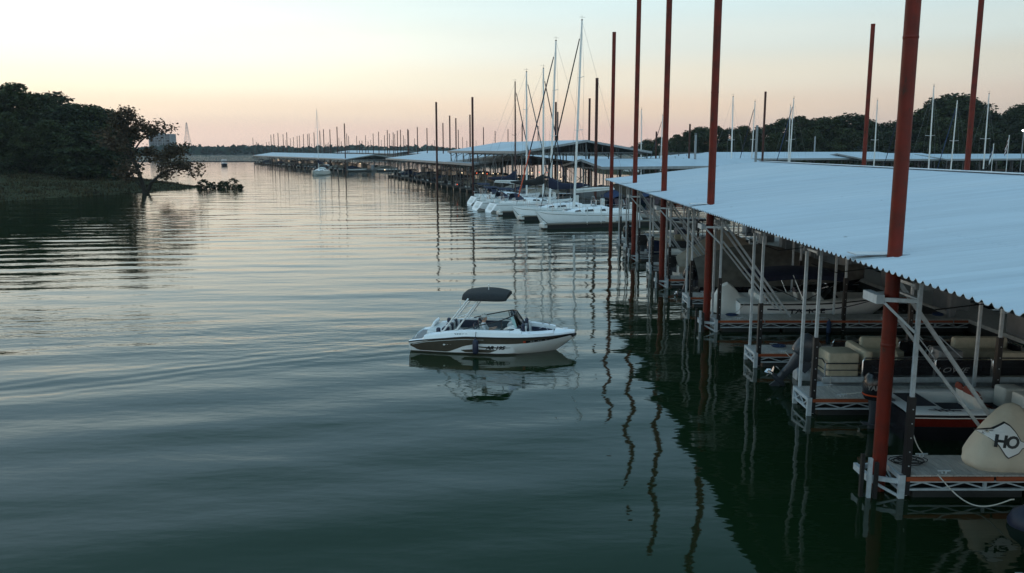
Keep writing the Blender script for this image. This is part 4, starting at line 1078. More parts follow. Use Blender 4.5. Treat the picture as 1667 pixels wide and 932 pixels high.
# 3: white runabout with navy sunshade
rx, ry = 12.7, 35.25
run = thing('runabout', 'white runabout with navy sunshade and pale engine cover, beside the second rust pile', 'boat', (rx, ry, 0))
rows = shell(run, 6.6, 2.45, .82, gel, gel2, .12, .60, .22, .26, .08)
mb = MB()
for s in (1, 7):
    sg = 1 if s == 1 else -1
    q = []
    for i in range(3, 17):
        r = rows[i]; p, p2 = Vector(r[0 if s == 1 else 8]), Vector(r[s]); k = (i-3)/13; o = Vector((0, sg*.008, 0)); q.append([tuple(p.lerp(p2, .55 - .35*k + .30*math.sin(k*3.1))+o), tuple(p.lerp(p2, .72 - .40*k + .30*math.sin(k*3.1)) + o)])
    mb.grid(q if sg < 0 else [w_[::-1] for w_ in q])
mb.build('side_stripe', navyv, run)
tb = MB()
def on_hull(rows, x, v, side, off=.012):
    """point on the hull side at length x; v = 0 at the gunwale, 1 at mid, 2 at the chine"""
    xs = [r[0][0] for r in rows]; i = max(0, min(len(xs)-2, int((x - xs[0])/(xs[1]-xs[0])))); k = (x - xs[i])/(xs[i+1]-xs[i])
    def g(r, v_):
        a, b, c = (Vector(r[8]), Vector(r[7]), Vector(r[6])) if side < 0 else (Vector(r[0]), Vector(r[1]), Vector(r[2]))
        return a.lerp(b, v_) if v_ <= 1 else b.lerp(c, v_-1)
    p = g(rows[i], v).lerp(g(rows[i+1], v), k); p.y += side*off; return tuple(p)
lettering(tb, 'TAHOE', .24, lambda u, v: on_hull(rows, -.55+u, 1.1 - v/.35, -1), sx=1.9, bold=.004); tb.build('lettering', black_ink, run, False)
mb = MB(); secs = []
for i in range(9):
    x = -2.6 + 3.7*i/8; zt = 2.05 + .14*math.sin(math.pi*i/8)
    secs.append([(x, 1.15*math.cos(a), zt - .36 + .38*math.sin(a)**.7) for a in [math.pi*j/10 for j in range(11)]])
mb.loft(secs, False, False); mb.build('bimini_top', navy, run)
mb = MB()
for s in (-1,1):
    for q in ((-2.55,1.75),(-1.2,2.0),(.9,1.78)): mb.tube([(-.7,s*1.12,.9),(q[0],s*1.12,q[1])], .018, 6)
mb.build('bimini_frame', chrome, run)
for x, y in ((-.2,-.5),(-.2,.5)): bucket_seat(run, x, y, .55, vinyl, navyv, 1.0)
mb = MB(); mb.rbox(-2.4,-1.75,-.85,.85,.22,.80,.08); mb.rbox(-2.45,-2.15,-.85,.85,.7,1.12,.08); mb.rbox(-.9,-.1,-.72,-.28,.22,.56,.04); mb.rbox(-.9,-.1,.28,.72,.22,.56,.04); mb.build('seat', vinyl, run)
mb = MB(); mb.grid([[(.2,-1.02,.92),(-.15,-.92,1.36)],[(.95,-.62,.95),(.5,-.5,1.44)],[(1.1,0,.95),(.62,0,1.46)],[(.95,.62,.95),(.5,.5,1.44)],[(.2,1.02,.92),(-.15,.92,1.36)]]); mb.build('windshield', glass, run)
mb = MB()
for q in ([(.2,-1.02,.92),(.95,-.62,.95),(1.1,0,.95),(.95,.62,.95),(.2,1.02,.92)], [(-.15,-.92,1.36),(.5,-.5,1.44),(.62,0,1.46),(.5,.5,1.44),(-.15,.92,1.36)]): mb.tube(q, .02, 6)
mb.build('windshield_frame', chrome, run)
mb = MB(); secs = []
for k, (x, w, zb, zt) in enumerate([(-4.3,.10,.30,.62),(-4.1,.34,.28,1.05),(-3.85,.44,.24,1.42),(-3.6,.46,.22,1.55),(-3.35,.46,.26,1.38),(-3.1,.52,.42,1.10),(-2.75,.62,.62,.95)]):
    secs.append([(x, w, zb), (x-.02*k, w*.95, zb+(zt-zb)*.5), (x, w*.55, zt-.06), (x, 0, zt), (x, -w*.5, zt-.05), (x+.02, -w*.98, zb+(zt-zb)*.45), (x, -w, zb)])
mb.loft(secs, True, True); mb.build('engine_cover', gel2, run)
mb = MB(); mb.tube([(-3.6,0,.4),(-3.62,0,-.4)], .1, 8); mb.build('lower_unit', blackp, run)
# 4: long dark boat under a grey tarp
tar = thing('tarped_cruiser', 'long boat under a drooping grey brown tarp between the runabout and third rust pile', 'boat', (13.0, 40.7, 0))
rows = hull_rows(8.2, 2.7, 1.0, 16); mb = MB(); hull_mesh(mb, rows); mb.build('hull', dark_gel, tar)
mb = MB(); secs = []; rr = random.Random(4)
for i in range(17):
    r = rows[i]; t = i/16; b = max(.05, r[0][1]*1.03); z = r[0][2]; hp = .35 + 1.15*math.sin(min(1, .18+t*.95)*math.pi)**1.3 + rr.uniform(-.03,.03); x = r[0][0]*1.02
    secs.append([(x, b*1.01, z-.35), (x, b, z+.02), (x, b*.66, z+hp*.50), (x, b*.34, z+hp*.82), (x, 0, z+hp), (x, -b*.34, z+hp*.80), (x, -b*.66, z+hp*.48), (x, -b, z+.02), (x, -b*1.01, z-.35)])
mb.loft(secs, False, False); mb.build('boat_cover', tarp_grey, tar)
mb = MB()
for k in range(2, 16, 2): r = rows[k]; mb.tube([(r[8][0], r[8][1]*1.04, r[8][2]-.33), (r[8][0]+.1, r[8][1]*.9, .1)], .012, 4)
mb.build('tie_strap', rope_dark, tar)
outboard_parts(tar, -4.15, .62, dark_gel, 20, 1.0)
# 5: beige peaked cover
bg = thing('tarped_runabout', 'boat under a steep peaked beige cover past the third rust pile', 'boat', (12.4, 46.3, 0))
rows = hull_rows(6.6, 2.4, .8, 14); mb = MB(); hull_mesh(mb, rows); mb.build('hull', gel2, bg)
mb = MB(); secs = []
for i in range(15):
    r = rows[i]; t = i/14; b = max(.05, r[0][1]*1.02); z = r[0][2]; hp = .25 + 1.75*max(0, 1 - abs(t-.38)/.42); x = r[0][0]*1.02
    secs.append([(x, b, z-.3), (x, b, z+.02), (x, b*.5, z+hp*.42), (x, .05, z+hp), (x, -.05, z+hp), (x, -b*.5, z+hp*.42), (x, -b, z+.02), (x, -b, z-.3)])
mb.loft(secs, False, False); mb.build('boat_cover', tarp_tan, bg)
outboard_parts(bg, -3.35, .5, blackp, 10)
# 6: cruiser with blue grey outboard
g6 = thing('motor_boat', 'white motorboat with a big blue grey outboard near the fourth rust pile', 'boat', (12.6, 51.3, 0))
rows = shell(g6, 6.8, 2.4, .85, gel2, gel2, .12, .58, .2); mb = MB(); mb.rbox(-.4,.6,-.8,.8,.9,1.5,.1); mb.rbox(-2.6,-2.0,-.9,.9,.2,.95,.08); mb.build('seat', greyv, g6)
mb = MB(); mb.grid([[(.7,-.9,.95),(.4,-.8,1.6)],[(1.1,0,.95),(.8,0,1.65)],[(.7,.9,.95),(.4,.8,1.6)]]); mb.build('windshield', glass, g6)
outboard_parts(g6, -3.5, .62, navy_gel, 0, 1.35, -.15, silver_ink)
# 7: silver pontoon deep in the row
p7 = thing('pontoon_boat', 'second pontoon boat, deep in the near dock beyond the fourth rust pile', 'boat', (12.6, 56.6, 0)); pontoon(p7, 6.8, engine_grey)
outboard_parts(p7, -3.5, .6, blackp, 0, 1.1)
# 8: boat at the far corner with a black outboard
g8 = thing('motor_boat', 'grey motorboat with a black outboard at the far corner of the near dock', 'boat', (12.3, 61.2, 0))
rows = shell(g8, 6.6, 2.3, .8, greyv, gel2, .12, .58, .2); mb = MB(); mb.rbox(-2.6,-2.0,-.9,.9,.2,.95,.08); mb.rbox(-.4,.5,-.7,.7,.2,1.4,.1); mb.build('seat', navyv, g8)
mb = MB(); mb.rbox(-1.4,1.6,-.95,.95,2.0,2.14,.06)
for x in (-1.2,1.4):
    for s in (-1,1): mb.tube([(x, s*.9, .9), (x*.95, s*.9, 2.02)], .03, 6)
mb.build('hard_top', navyv, g8)
outboard_parts(g8, -3.4, .62, dark_gel, 0, 1.3, 0, None, None)
# red covered boat on the far side of the walkway
rc = thing('tarped_runabout', 'boat under a rust red canvas cover, far back under the near roof', 'boat', (23.4, 58.3, 0), math.pi)
rows = hull_rows(6.4, 2.4, .9, 14); mb = MB(); hull_mesh(mb, rows); mb.build('hull', dark_gel, rc)
mb = MB(); secs = []
for i in range(15):
    r = rows[i]; t = i/14; b = max(.05, r[0][1]*1.03); z = r[0][2]; hp = 1.35*min(1, max(.1, math.sin(math.pi*(.1+.85*t))*1.5)); x = r[0][0]*1.02
    secs.append([(x, b, z-.3), (x, b, z+hp*.5), (x, b*.85, z+hp*.9), (x, b*.4, z+hp), (x, -b*.4, z+hp), (x, -b*.85, z+hp*.9), (x, -b, z+hp*.5), (x, -b, z-.3)])
mb.loft(secs, False, False); mb.build('boat_cover', redc, rc)
# boats in the back slips
for k, (y, src) in enumerate([(14.4,1),(19.6,3),(25.0,0),(30.2,5),(35.5,1),(46.0,0),(51.2,7)]):
    dup(PROTO_BOATS[src], (23.9, y, 0), math.pi, f'{PROTO_DESC[src]} in the shadowed back row of the near dock', 'boats in the back row of the near dock')

# ---------------------------------------------------------------- things on the near finger pier
bag = thing('gear_bag', 'big beige fabric bag with a white diamond emblem slumped on the nearest finger pier', 'bag', (10.36, 16.95, .5))
prof = [(0,.74,.40,.02,0),(.10,.84,.47,.01,0),(.30,.82,.49,.02,.02),(.55,.71,.44,.04,.03),(.80,.57,.37,.06,.05),(1.02,.42,.28,.09,.07),(1.20,.27,.19,.11,.09),(1.31,.14,.10,.12,.1),(1.345,.04,.03,.12,.1)]
def bag_at(z):
    for p, q in zip(prof[:-1], prof[1:]):
        if z <= q[0]: k = (z-p[0])/(q[0]-p[0]); return [p[j] + (q[j]-p[j])*k for j in range(1, 5)]
    return prof[-1][1:]
mb = MB(); secs = []; NS = 40; rr = random.Random(2)
for i in range(28):
    z = 1.345*(i/27)**.9; a, b, cx, cy = bag_at(z); ring = []
    for k in range(NS):
        t = 2*math.pi*k/NS; w = 1 + .018*math.sin(5*t + z*4) + .012*math.sin(9*t - z*7) - (.05*max(0, math.sin(3*t+1.0))*max(0, .3-z)/.3)
        c, s = math.cos(t), math.sin(t); ring.append((cx + a*w*math.copysign(abs(c)**.85, c), cy + b*w*math.copysign(abs(s)**.85, s), z))
    secs.append(ring)
mb.loft(secs, True, True); mb.build('bag_body', bag_cloth, bag)
def bag_front(x, z, off):
    a, b, cx, cy = bag_at(z); q = min(.98, abs((x-cx)/a)); return (x, cy - b*1.035*(1 - q**2.35)**(1/2.35) - off, z)
def bag_poly(mb, pts, off, nsub=10):
    # fan of thin strips that follow the bag's curve: pts = (left chain, right chain) as x at z
    zs = sorted({z for _, z in pts}); z0, z1 = zs[0], zs[-1]; rows_ = []
    def span(z):
        xs = []
        n = len(pts)
        for i in range(n):
            (xa, za), (xb, zb) = pts[i], pts[(i+1) % n]
            if min(za, zb) <= z <= max(za, zb) and za != zb: xs.append(xa + (xb-xa)*(z-za)/(zb-za))
        return min(xs), max(xs)
    M_ = 14
    for i in range(M_+1):
        z = z0 + (z1-z0)*(.002 + .996*i/M_); l, r_ = span(z); rows_.append([bag_front(l + (r_-l)*k/nsub, z, off) for k in range(nsub+1)])
    mb.grid(rows_)
dia = [(-.62,.83),(-.30,.70),(-.16,.62),(.00,.40),(.06,.36),(.34,.46),(.40,.54),(.66,.60),(.40,.68),(.30,.84),(.16,.98),(.08,1.0),(-.16,.88),(-.30,.80)]
cxd, czd = .0, .68
DXL = -.24
tilt_ = lambda x, z: (x, z)
mb = MB(); bag_poly(mb, [(cxd + (x-cxd)*1.08*.78 + DXL, czd + (z-czd)*1.10) for x, z in dia], .008); mb.build('emblem_border', black_ink, bag, False)
mb = MB(); bag_poly(mb, [(x*.78 + DXL, z) for x, z in dia], .026); mb.build('emblem', white_ink, bag, False)
mb = MB(); vs, fs = text_polys('H', .32, shear=.3, bold=.012); mb.add([bag_front(-.10+DXL+u, .56+v-.02*u, .034) for u, v in vs], fs)
vs, fs = text_polys('O', .32, shear=.3, bold=.012); mb.add([bag_front(.12+DXL+u, .55+v-.02*u, .034) for u, v in vs], fs); mb.build('lettering', black_ink, bag, False)
# rope and buoy at the bottom edge
rp = MB(); P = []
for k in range(25):
    t = k/24; x = 8.72 + t*.98; y = 16.42 - t*1.02; z = .52 - .62*math.sin(math.pi*min(1, t*1.02))*.62 - t*.10; P.append((x, y, max(z, .03)))
rp.tube(P, .013, 6); tag(rp.build('mooring_rope', ropem), 'white rope drooping from the nearest finger pier to the navy buoy', 'rope')
mb = MB(); mb.loft([selli(0,0,-.25,.20,.2,16,2), selli(0,0,-.1,.33,.33,16,2), selli(0,0,.08,.36,.36,16,2), selli(0,0,.26,.28,.28,16,2), selli(0,0,.38,.12,.12,16,2), selli(0,0,.46,.05,.05,16,2)], True, True)
b_ = thing('mooring_buoy', 'navy blue rubber buoy floating at the bottom right corner', 'buoy', (9.85, 15.15, 0)); mb.build('float_body', navyv, b_)
mb = MB(); mb.tube([(.07*math.cos(2*math.pi*k/10), 0, .50+.07*math.sin(2*math.pi*k/10)) for k in range(11)], .018, 6); mb.build('eye', navyv, b_)
mb = MB(); rr = random.Random(8); P = []
for k in range(70): a = k*.55; r_ = .16 + .10*math.sin(k*.31) ; P.append((8.42 + .10*math.sin(k*.13) + r_*1.5*math.cos(a), 17.12 + r_*math.sin(a), .515 + .0012*k))
mb.tube(P, .010, 5); tag(mb.build('rope_coil', rope_dark), 'dark rope lying in loose loops at the end of the nearest finger pier', 'rope')
mb = MB(); P = [(XE+2.6 + .02*math.sin(k), 17.05 + .25*k/10, .52) for k in range(4)]
def hose_bundle(x, y, label):
    mb = MB(); P = []
    for k in range(40): a = k*.6; P.append((.16*math.cos(a)*1.4 + .02*math.sin(k*.4), .16*math.sin(a), .015+.0015*k))
    mb.tube(P, .014, 5); o = mb.build('dock_line', tarp_blue); o.location = (x, y, .5); tag(o, label, 'rope')
hose_bundle(8.8, 33.15, 'blue dock line coiled on the finger pier beside the second rust pile'); hose_bundle(9.0, 27.75, 'blue dock line coiled on the empty slip finger pier')

# ---------------------------------------------------------------- lines, fenders and service posts about the near slips
def dock_line(p, q, sag, label, m=ropem, r=.011):
    mb = MB(); P = []
    for k in range(15):
        t = k/14; P.append(tuple(Vector(p).lerp(Vector(q), t) - Vector((0,0,sag*4*t*(1-t)))))
    mb.tube(P, r, 5); tag(mb.build('dock_line', m), label, 'rope')
dock_line((9.75,20.0,.78), (8.95,17.55,.56), .18, 'pale line from the red bass boat to the nearest finger pier')
dock_line((9.8,21.85,.80), (8.9,22.05,.56), .06, 'short pale line from the red bass boat to the second finger pier')
dock_line((9.2,23.6,.62), (8.95,22.95,.56), .06, 'short line holding the stern of the tan pontoon boat')
dock_line((9.2,25.9,.62), (8.95,26.95,.56), .16, 'line from the tan pontoon boat to the third finger pier')
dock_line((9.6,34.1,.88), (8.95,33.4,.56), .08, 'pale line holding the stern of the white runabout')
dock_line((9.6,36.4,.88), (8.95,37.65,.56), .2, 'pale line from the white runabout to the fifth finger pier')
dock_line((9.2,39.4,1.0), (8.95,38.65,.56), .08, 'line holding the stern of the grey tarped boat', rope_dark)
dock_line((9.3,50.1,.9), (8.95,49.3,.56), .08, 'line holding the boat with the big blue grey outboard')
for k, (x, y, lab) in enumerate([(12.4,32.30,'blue fender hung on the pier in front of the white runabout')]):
    f = thing('boat_fender', lab, 'fender', (x, y, .22)); q = MB(); q.loft([selli(0,0,z,r,r,12,2) for z, r in ((-.27,.03),(-.24,.07),(-.19,.09),(.17,.09),(.22,.07),(.25,.03),(.30,.025))], True, True); q.build('fender_body', tarp_blue, f)
    q = MB(); q.tube([(0,0,.28),(0,.05,.33),(0,.12,.30)], .009, 5); q.build('fender_line', rope_dark, f)
for k, y in enumerate(fy[1:9]):
    mb = NB(); mb.rbox(17.35, 17.6, y-.14, y+.14, .5, 1.55, .04); mb.box(17.34, 17.35, y-.09, y+.09, 1.2, 1.42); o = mb.build('power_post', greyv, near)
    mb = NB(); P = []
    for j in range(36): aa = j*.62; P.append((17.1 + .2*math.cos(aa), y + .26 + .2*math.sin(aa), .515 + .002*j))
    mb.tube(P, .013, 5); mb.build('water_hose', [tarp_blue, rope_dark, green_gel][k % 3], near)
    mb = NB(); mb.tube([(8.2,y+.45,4.0),(8.9,y+.45,3.75),(10.5,y+.45,3.95),(13,y+.45,3.8),(15,y+.45,3.95),(17.6,y+.45,3.85)], .014, 5); mb.build('power_cable', blackp, near)
# ---------------------------------------------------------------- the runabout in the fairway
HB = R(-8)
hero = thing('bowrider_boat', 'white and bronze bowrider with a black canopy crossing the open water', 'boat', (-.62, 29.75, 0), HB)
hero.scale = (.972, 1, 1)
def hero_boat(par):
    L, B, zg = 5.95, 2.5, .62; x0 = -2.98; n = 36; rows = []
    for i in range(n+1):
        t = i/n; x = x0 + L*t
        b = 1.25*(1 - max(0, (t-.50)/.50)**2.5)*(.90 + .10*min(1, t/.22)); b = max(b, .05)
        z = (.40 + .26*min(1, t/.35)**.8) - .02*max(0, (t-.6)/.4)
        zk = -.32 + (z - .10 + .32)*max(0, (t-.74)/.26)**1.7
        zc = .06 + (z-.20)*max(0, (t-.60)/.40)**2.0; fl = .90 - .42*max(0, (t-.55)/.45)**1.2
        ym = b*(fl + (1-fl)*.70); zm = zc + (z-zc)*.55
        rows.append([(x,b,z),(x,ym,zm),(x,b*fl,zc),(x,b*fl*.5,(zc+zk)/2-.02),(x,0,zk),(x,-b*fl*.5,(zc+zk)/2-.02),(x,-b*fl,zc),(x,-ym,zm),(x,-b,z)])
    mb = MB(); hull_mesh(mb, rows); mb.add(rows[-1], [tuple(range(8,-1,-1))]); h = mb.build('hull', gel, par)
    def side(x, v, off=.008, s=-1): return on_hull(rows, x, v*2, s, off)     # v 0 gunwale .. 1 chine
    def patch(mb, xa, xb, top, bot, s, off=.007, nu=48, nv=3, m=0):
        g = []
        for i in range(nu+1):
            x = xa + (xb-xa)*i/nu; k = i/nu; a, b = top(k), bot(k); g.append([side(x, a + (b-a)*j/nv, off, s) for j in range(nv+1)])
        mb.grid(g if s > 0 else [r[::-1] for r in g], m)
    def lin(*pts):
        def f(k):
            for (ka, va), (kb, vb) in zip(pts[:-1], pts[1:]):
                if k <= kb: return va + (vb-va)*(k-ka)/max(1e-6, kb-ka)
            return pts[-1][1]
        return f
    gb = MB(); wb = MB(); kb_ = MB()
    for s in (-1, 1):
        patch(gb, -2.93, 2.92, lin((0,.30),(.12,.10),(.25,.03),(1,.04)), lin((0,.52),(.05,.95),(.24,.97),(.34,.62),(.43,.46),(.60,.44),(.86,.40),(1,.36)), s, .006)
        patch(gb, -1.05, .25, lin((0,.84),(.4,.78),(1,.80)), lin((0,.86),(.12,.97),(.8,.97),(1,.82)), s, .006)
        patch(gb, -.62, .75, lin((0,.60),(1,.66)), lin((0,.615),(.3,.70),(1,.68)), s, .006)
        patch(wb, -2.85, -.2, lin((0,.36),(.2,.19),(.45,.155),(1,.19)), lin((0,.40),(.2,.225),(.45,.185),(1,.20)), s, .010)
        patch(kb_, 1.25, 2.75, lin((0,.26),(.5,.22),(1,.16)), lin((0,.40),(.6,.37),(1,.30)), s, .010)
    gb.build('side_graphic', brown, h); wb.build('pinstripe', gel, h); kb_.build('bow_band', dark_gel, h)
    tb = MB()
    lettering(tb, 'AR 195', .145, lambda u, v: side(.20+u, .76 - v/.56, .013, -1), shear=.35, bold=.008, sx=1.5)
    lettering(tb, 'AR 195', .145, lambda u, v: side(.20-u, .76 - v/.56, .013, 1), shear=.35, bold=.008, sx=1.5); tb.build('model_lettering', black_ink, h, False)
    rg = MB()
    for s in (-1, 1):
        for k in range(7):
            if k in (2, 5): continue
            xa = 1.45 + .085*k; patch(rg, xa, xa+.055, lin((0,.28),(1,.28)), lin((0,.36),(1,.36)), s, .014, 2, 1)
    rg.build('registration_mark', silver_ink, h)
    st_ = MB(); patch(st_, 1.20, 1.29, lin((0,.25),(1,.25)), lin((0,.39),(1,.39)), -1, .014, 2, 1); st_.build('registration_sticker', orange_ink, h)
    rb = MB()
    for s in (0, 8): rb.tube([(r[s][0], r[s][1]*1.006, r[s][2]-.012) for r in rows[:]], .022, 6)
    rb.tube([(2.90,-.20,.585),(2.985,0,.60),(2.90,.20,.585)], .055, 8); rb.build('rub_rail', blackp, par)
    # ---- deck: gunwale, coaming, sunken cockpit and bow well
    db = MB(); S = []
    def half_b(x): 
        t = (x-x0)/L; i = min(n-1, max(0, int(t*n))); k = t*n - i; return rows[i][0][1]*(1-k) + rows[i+1][0][1]*k, rows[i][0][2]*(1-k) + rows[i+1][0][2]*k
    def sec(x, kind):
        b, z = half_b(x); c = {'swim':.0,'aft':.20,'mid':.22,'bow':.17,'tip':.10}[kind]
        if x < -2.0: c = max(0, min(c, .24*(x+2.95)/.95)) if kind != 'swim' else 0
        if kind == 'swim': p = [(b,z),(b-.05,z+.02),(b-.16,z+.02),(b-.22,z-.02),(b-.26,z-.05),(0,z-.05)]
        elif kind == 'aft': p = [(b,z),(b-.05,z+c*.7),(b-.17,z+c),(b-.24,z+c-.02),(b-.28,z+c-.06),(0,z+c-.03)]
        elif kind == 'mid': p = [(b,z),(b-.05,z+c*.7),(b-.15,z+c),(b-.24,z+c-.01),(b-.29,.14),(0,.12)]
        elif kind == 'bow': q = max(.10, b-.30); p = [(b,z),(b*.96,z+c*.6),(max(q+.08,.14),z+c),(q,z+c-.02),(q*.92,.26),(0,.24)]
        else: p = [(b,z),(b*.93,z+c*.6),(b*.6,z+c),(b*.4,z+c+.01),(b*.2,z+c+.02),(0,z+c+.02)]
        S.append([(x, y, zz) for y, zz in p] + [(x, -y, zz) for y, zz in p[::-1][1:]])
    for x in (-2.98,-2.8,-2.6,-2.45): sec(x, 'swim')
    for x in (-2.42,-2.2,-1.95,-1.78): sec(x, 'aft')
    for x in (-1.76,-1.5,-1.2,-.9,-.5,-.1,.3,.55,.70): sec(x, 'mid')
    for x in (.72,.95,1.12): sec(x, 'aft')
    for x in (1.14,1.35,1.6,1.85,2.05,2.22): sec(x, 'bow')
    for x in (2.25,2.45,2.65,2.82,2.96): sec(x, 'tip')
    db.grid(S); db.build('deck', gel, par)
    cb = MB(); cb.box(-.95,.70,-.85,.85,.145,.155); cb.prism([(-2.92,-.82),(-2.46,-.92),(-2.46,.92),(-2.92,.82)], .405, .415); cb.build('deck_mat', greyv, par, False)
    # walk through between the consoles
    wb2 = MB(); wb2.box(.66,1.2,-.22,.22,.70,.90); wb2.build('walkthrough_hatch', greyv, par, False)
    # seats
    sb = MB(); sb.rbox(-1.72,-1.25,-.90,.90,.14,.50,.07); sb.rbox(-1.80,-1.60,-.90,.90,.44,.86,.07)
    sb.rbox(-1.25,-.75,.55,.92,.14,.50,.06); sb.build('stern_bench', vinyl, par)
    sb = MB(); sb.rbox(-2.40,-1.84,-.80,.80,.62,.74,.06); sb.build('sun_pad', vinyl, par)
    tr = MB()
    for y0, y1 in ((-.90,-.52),(.52,.90),(-.2,.2)): tr.rbox(-1.815,-1.585,y0,y1,.60,.875,.06)
    tr.rbox(-2.0,-1.86,-.98,-.80,.68,.88,.05); tr.rbox(-2.0,-1.86,.80,.98,.68,.88,.05); tr.build('seat_insert', navyv, par)
    bucket_seat(par, -.30, -.48, .34, vinyl, navyv, .95); bucket_seat(par, -.30, .48, .34, vinyl, navyv, .95)
    pb = MB(); pb.tube([(-.35,-.48,.13),(-.35,-.48,.35)], .05, 8); pb.tube([(-.35,.48,.13),(-.35,.48,.35)], .05, 8); pb.build('seat_pedestal', blackp, par)
    # bow seats with dark backrests
    for s in (-1, 1):
        q = MB(); y = s*.52
        q.loft([[(1.20,y-.22,.26),(1.20,y+.22,.26),(1.20,y+.22,.50),(1.20,y-.22,.50)],[(1.75,s*.38-.18,.26),(1.75,s*.38+.18,.26),(1.75,s*.38+.18,.50),(1.75,s*.38-.18,.50)],[(2.12,s*.14-.10,.26),(2.12,s*.14+.10,.26),(2.12,s*.14+.10,.50),(2.12,s*.14-.10,.50)]], True, True)
        q.build('bow_cushion', vinyl, par)
        q = MB(); q.loft([selli(1.17,y,.48,.07,.20,14,3), selli(1.15,y,.75,.075,.22,14,3), selli(1.12,y,.98,.06,.19,14,2.6), selli(1.11,y,1.03,.02,.10,14,2.2)], True, True); o = q.build('bow_backrest', navyv, par)
        q = MB(); q.loft([selli(1.245,y,.54,.03,.11,12,2.6), selli(1.22,y,.92,.03,.11,12,2.6)], True, True); q.build('backrest_panel', vinyl, o)
    for s in (-1,1):
        q = MB(); pts = []
        for k in range(6): x = 1.3 + .8*k/5; b, z = half_b(x); pts.append((x, s*(max(.1, b-.30)+.015)*.93, z-.03))
        q.loft([[(p[0], p[1], p[2]-.1), (p[0], p[1], p[2]+.05), (p[0], p[1]-s*.05, p[2]+.05), (p[0], p[1]-s*.05, p[2]-.1)] for p in pts], True, True); q.build('bow_bolster', navyv, par)
    for s in (-1,1):
        q = MB(); q.loft([[(x, s*(half_b(x)[0]-.27), .52), (x, s*(half_b(x)[0]-.27), .80), (x, s*(half_b(x)[0]-.33), .80), (x, s*(half_b(x)[0]-.33), .52)] for x in (-1.5,-1.0,-.4,.2,.6)], True, True); q.build('side_bolster', navyv, par)
    # consoles
    q = MB()
    for s in (-1,1):
        q.loft([[(.42,s*.95,.14),(.42,s*.28,.14),(.42,s*.30,.80),(.42,s*.92,.80)],[(.66,s*.93,.5),(.66,s*.28,.5),(.70,s*.32,.93),(.70,s*.86,.93)],[(1.12,s*.85,.5),(1.12,s*.25,.5),(1.05,s*.30,.86),(1.05,s*.78,.86)]], True, True)
    q.build('console', gel, par)
    q = MB(); q.tube([(.32+.06*math.cos(2*math.pi*k/14)*.7, -.50+.17*math.sin(2*math.pi*k/14), .80+.16*math.cos(2*math.pi*k/14)) for k in range(15)], .016, 6); q.tube([(.45,-.5,.74),(.32,-.5,.80)], .02, 6); q.tube([(.32,-.67,.80),(.32,-.33,.80)], .012, 5); q.build('steering_wheel', blackp, par)
    q = MB(); q.box(.40,.43,-.86,-.34,.62,.79); q.box(.40,.43,.36,.86,.55,.75); q.build('dash_panel', dark_gel, par, False)
    # windshield: low wings rising to a raked front
    def wing(s): return [(-1.0,s*1.06,.845),(-.5,s*1.07,.855),(0,s*1.06,.86),(.45,s*1.0,.865),(.80,s*.86,.875),(1.02,s*.60,.885),(1.10,s*.30,.89)]
    def wtop(s): return [(-.98,s*1.055,.875),(-.5,s*1.03,1.0),(0,s*.99,1.11),(.38,s*.92,1.20),(.58,s*.78,1.26),(.74,s*.54,1.30),(.80,s*.28,1.31)]
    q = MB()
    for s in (-1,1): q.grid([[a, b] for a, b in zip(wing(s), wtop(s))])
    q.grid([[wing(-1)[-1], wtop(-1)[-1]], [wing(1)[-1], wtop(1)[-1]]]); gl = q.build('windshield', glass, par)
    q = MB()
    for s in (-1,1):
        q.tube(wing(s), .022, 6); q.tube(wtop(s), .022, 6); q.tube([wing(s)[-1], wtop(s)[-1]], .018, 6); q.tube([wing(s)[3], wtop(s)[3]], .016, 6)
    q.tube([wing(-1)[-1], wing(1)[-1]], .02, 6); q.tube([wtop(-1)[-1], wtop(1)[-1]], .02, 6); q.build('windshield_frame', blackp, gl)
    # tower of white tubes carrying the canopy
    for s in (-1,1):
        q = MB()
        q.tube([(-1.72,s*1.08,.78),(-1.35,s*1.06,1.25),(-1.0,s*1.00,1.68),(-.80,s*.94,1.95)], .030, 8); q.tube([(-1.22,s*1.10,.84),(-.92,s*1.06,1.25),(-.60,s*1.00,1.68),(-.42,s*.94,1.93)], .030, 8)
        q.tube([(-1.40,s*1.06,1.20),(-.82,s*1.03,1.42)], .018, 6); q.tube([(-1.05,s*1.01,1.62),(-1.10,s*1.0,1.88)], .018, 6)
        q.tube([(-1.72,s*1.08,.80),(-1.78,s*1.08,.72)], .045, 8); q.tube([(-1.22,s*1.10,.86),(-1.26,s*1.10,.80)], .045, 8); q.build('tower_frame', whitep, par)
    q = MB(); secs = []
    for i in range(17):
        t = i/16; x = -1.08 + 1.62*t; e = (max(0, math.sin(math.pi*(.03+.94*t)))**.33); zt = 1.98 + .04*math.sin(math.pi*t) - .01*t; w = 1.04*(.50 + .50*e)
        ring = []
        for j in range(25):
            a = 2*math.pi*j/24; c, s_ = math.cos(a), math.sin(a)
            ring.append((x, w*math.copysign(abs(c)**.62, c), zt + ((.11*s_**.8 if s_ > 0 else -.16*abs(s_)**.9) * (.25+.75*e)) - .10*abs(c)**4))
        secs.append(ring[:-1])
    q.loft(secs, True, True); q.build('canopy', charc, par)
    q = MB(); q.tube([(-.22,0,2.10),(-.22,0,2.26)], .014, 6); q.ball((-.22,0,2.28), .03,.03,.035, 8, 6); q.build('stern_light', whitep, par)
    # swim deck grab rail and boarding seat back
    q = MB(); q.tube([(-2.86,-.62,.42),(-2.75,-.62,.62),(-2.45,-.62,.84)], .016, 6); q.build('grab_rail', chrome, par)
    q = MB(); q.M = Matrix.Translation((-2.42,.30,.60)) @ Matrix.Rotation(R(28), 4, 'Y'); q.rbox(-.05,.05,-.38,.38,0,.36,.04); q.build('swim_backrest', gel, par)
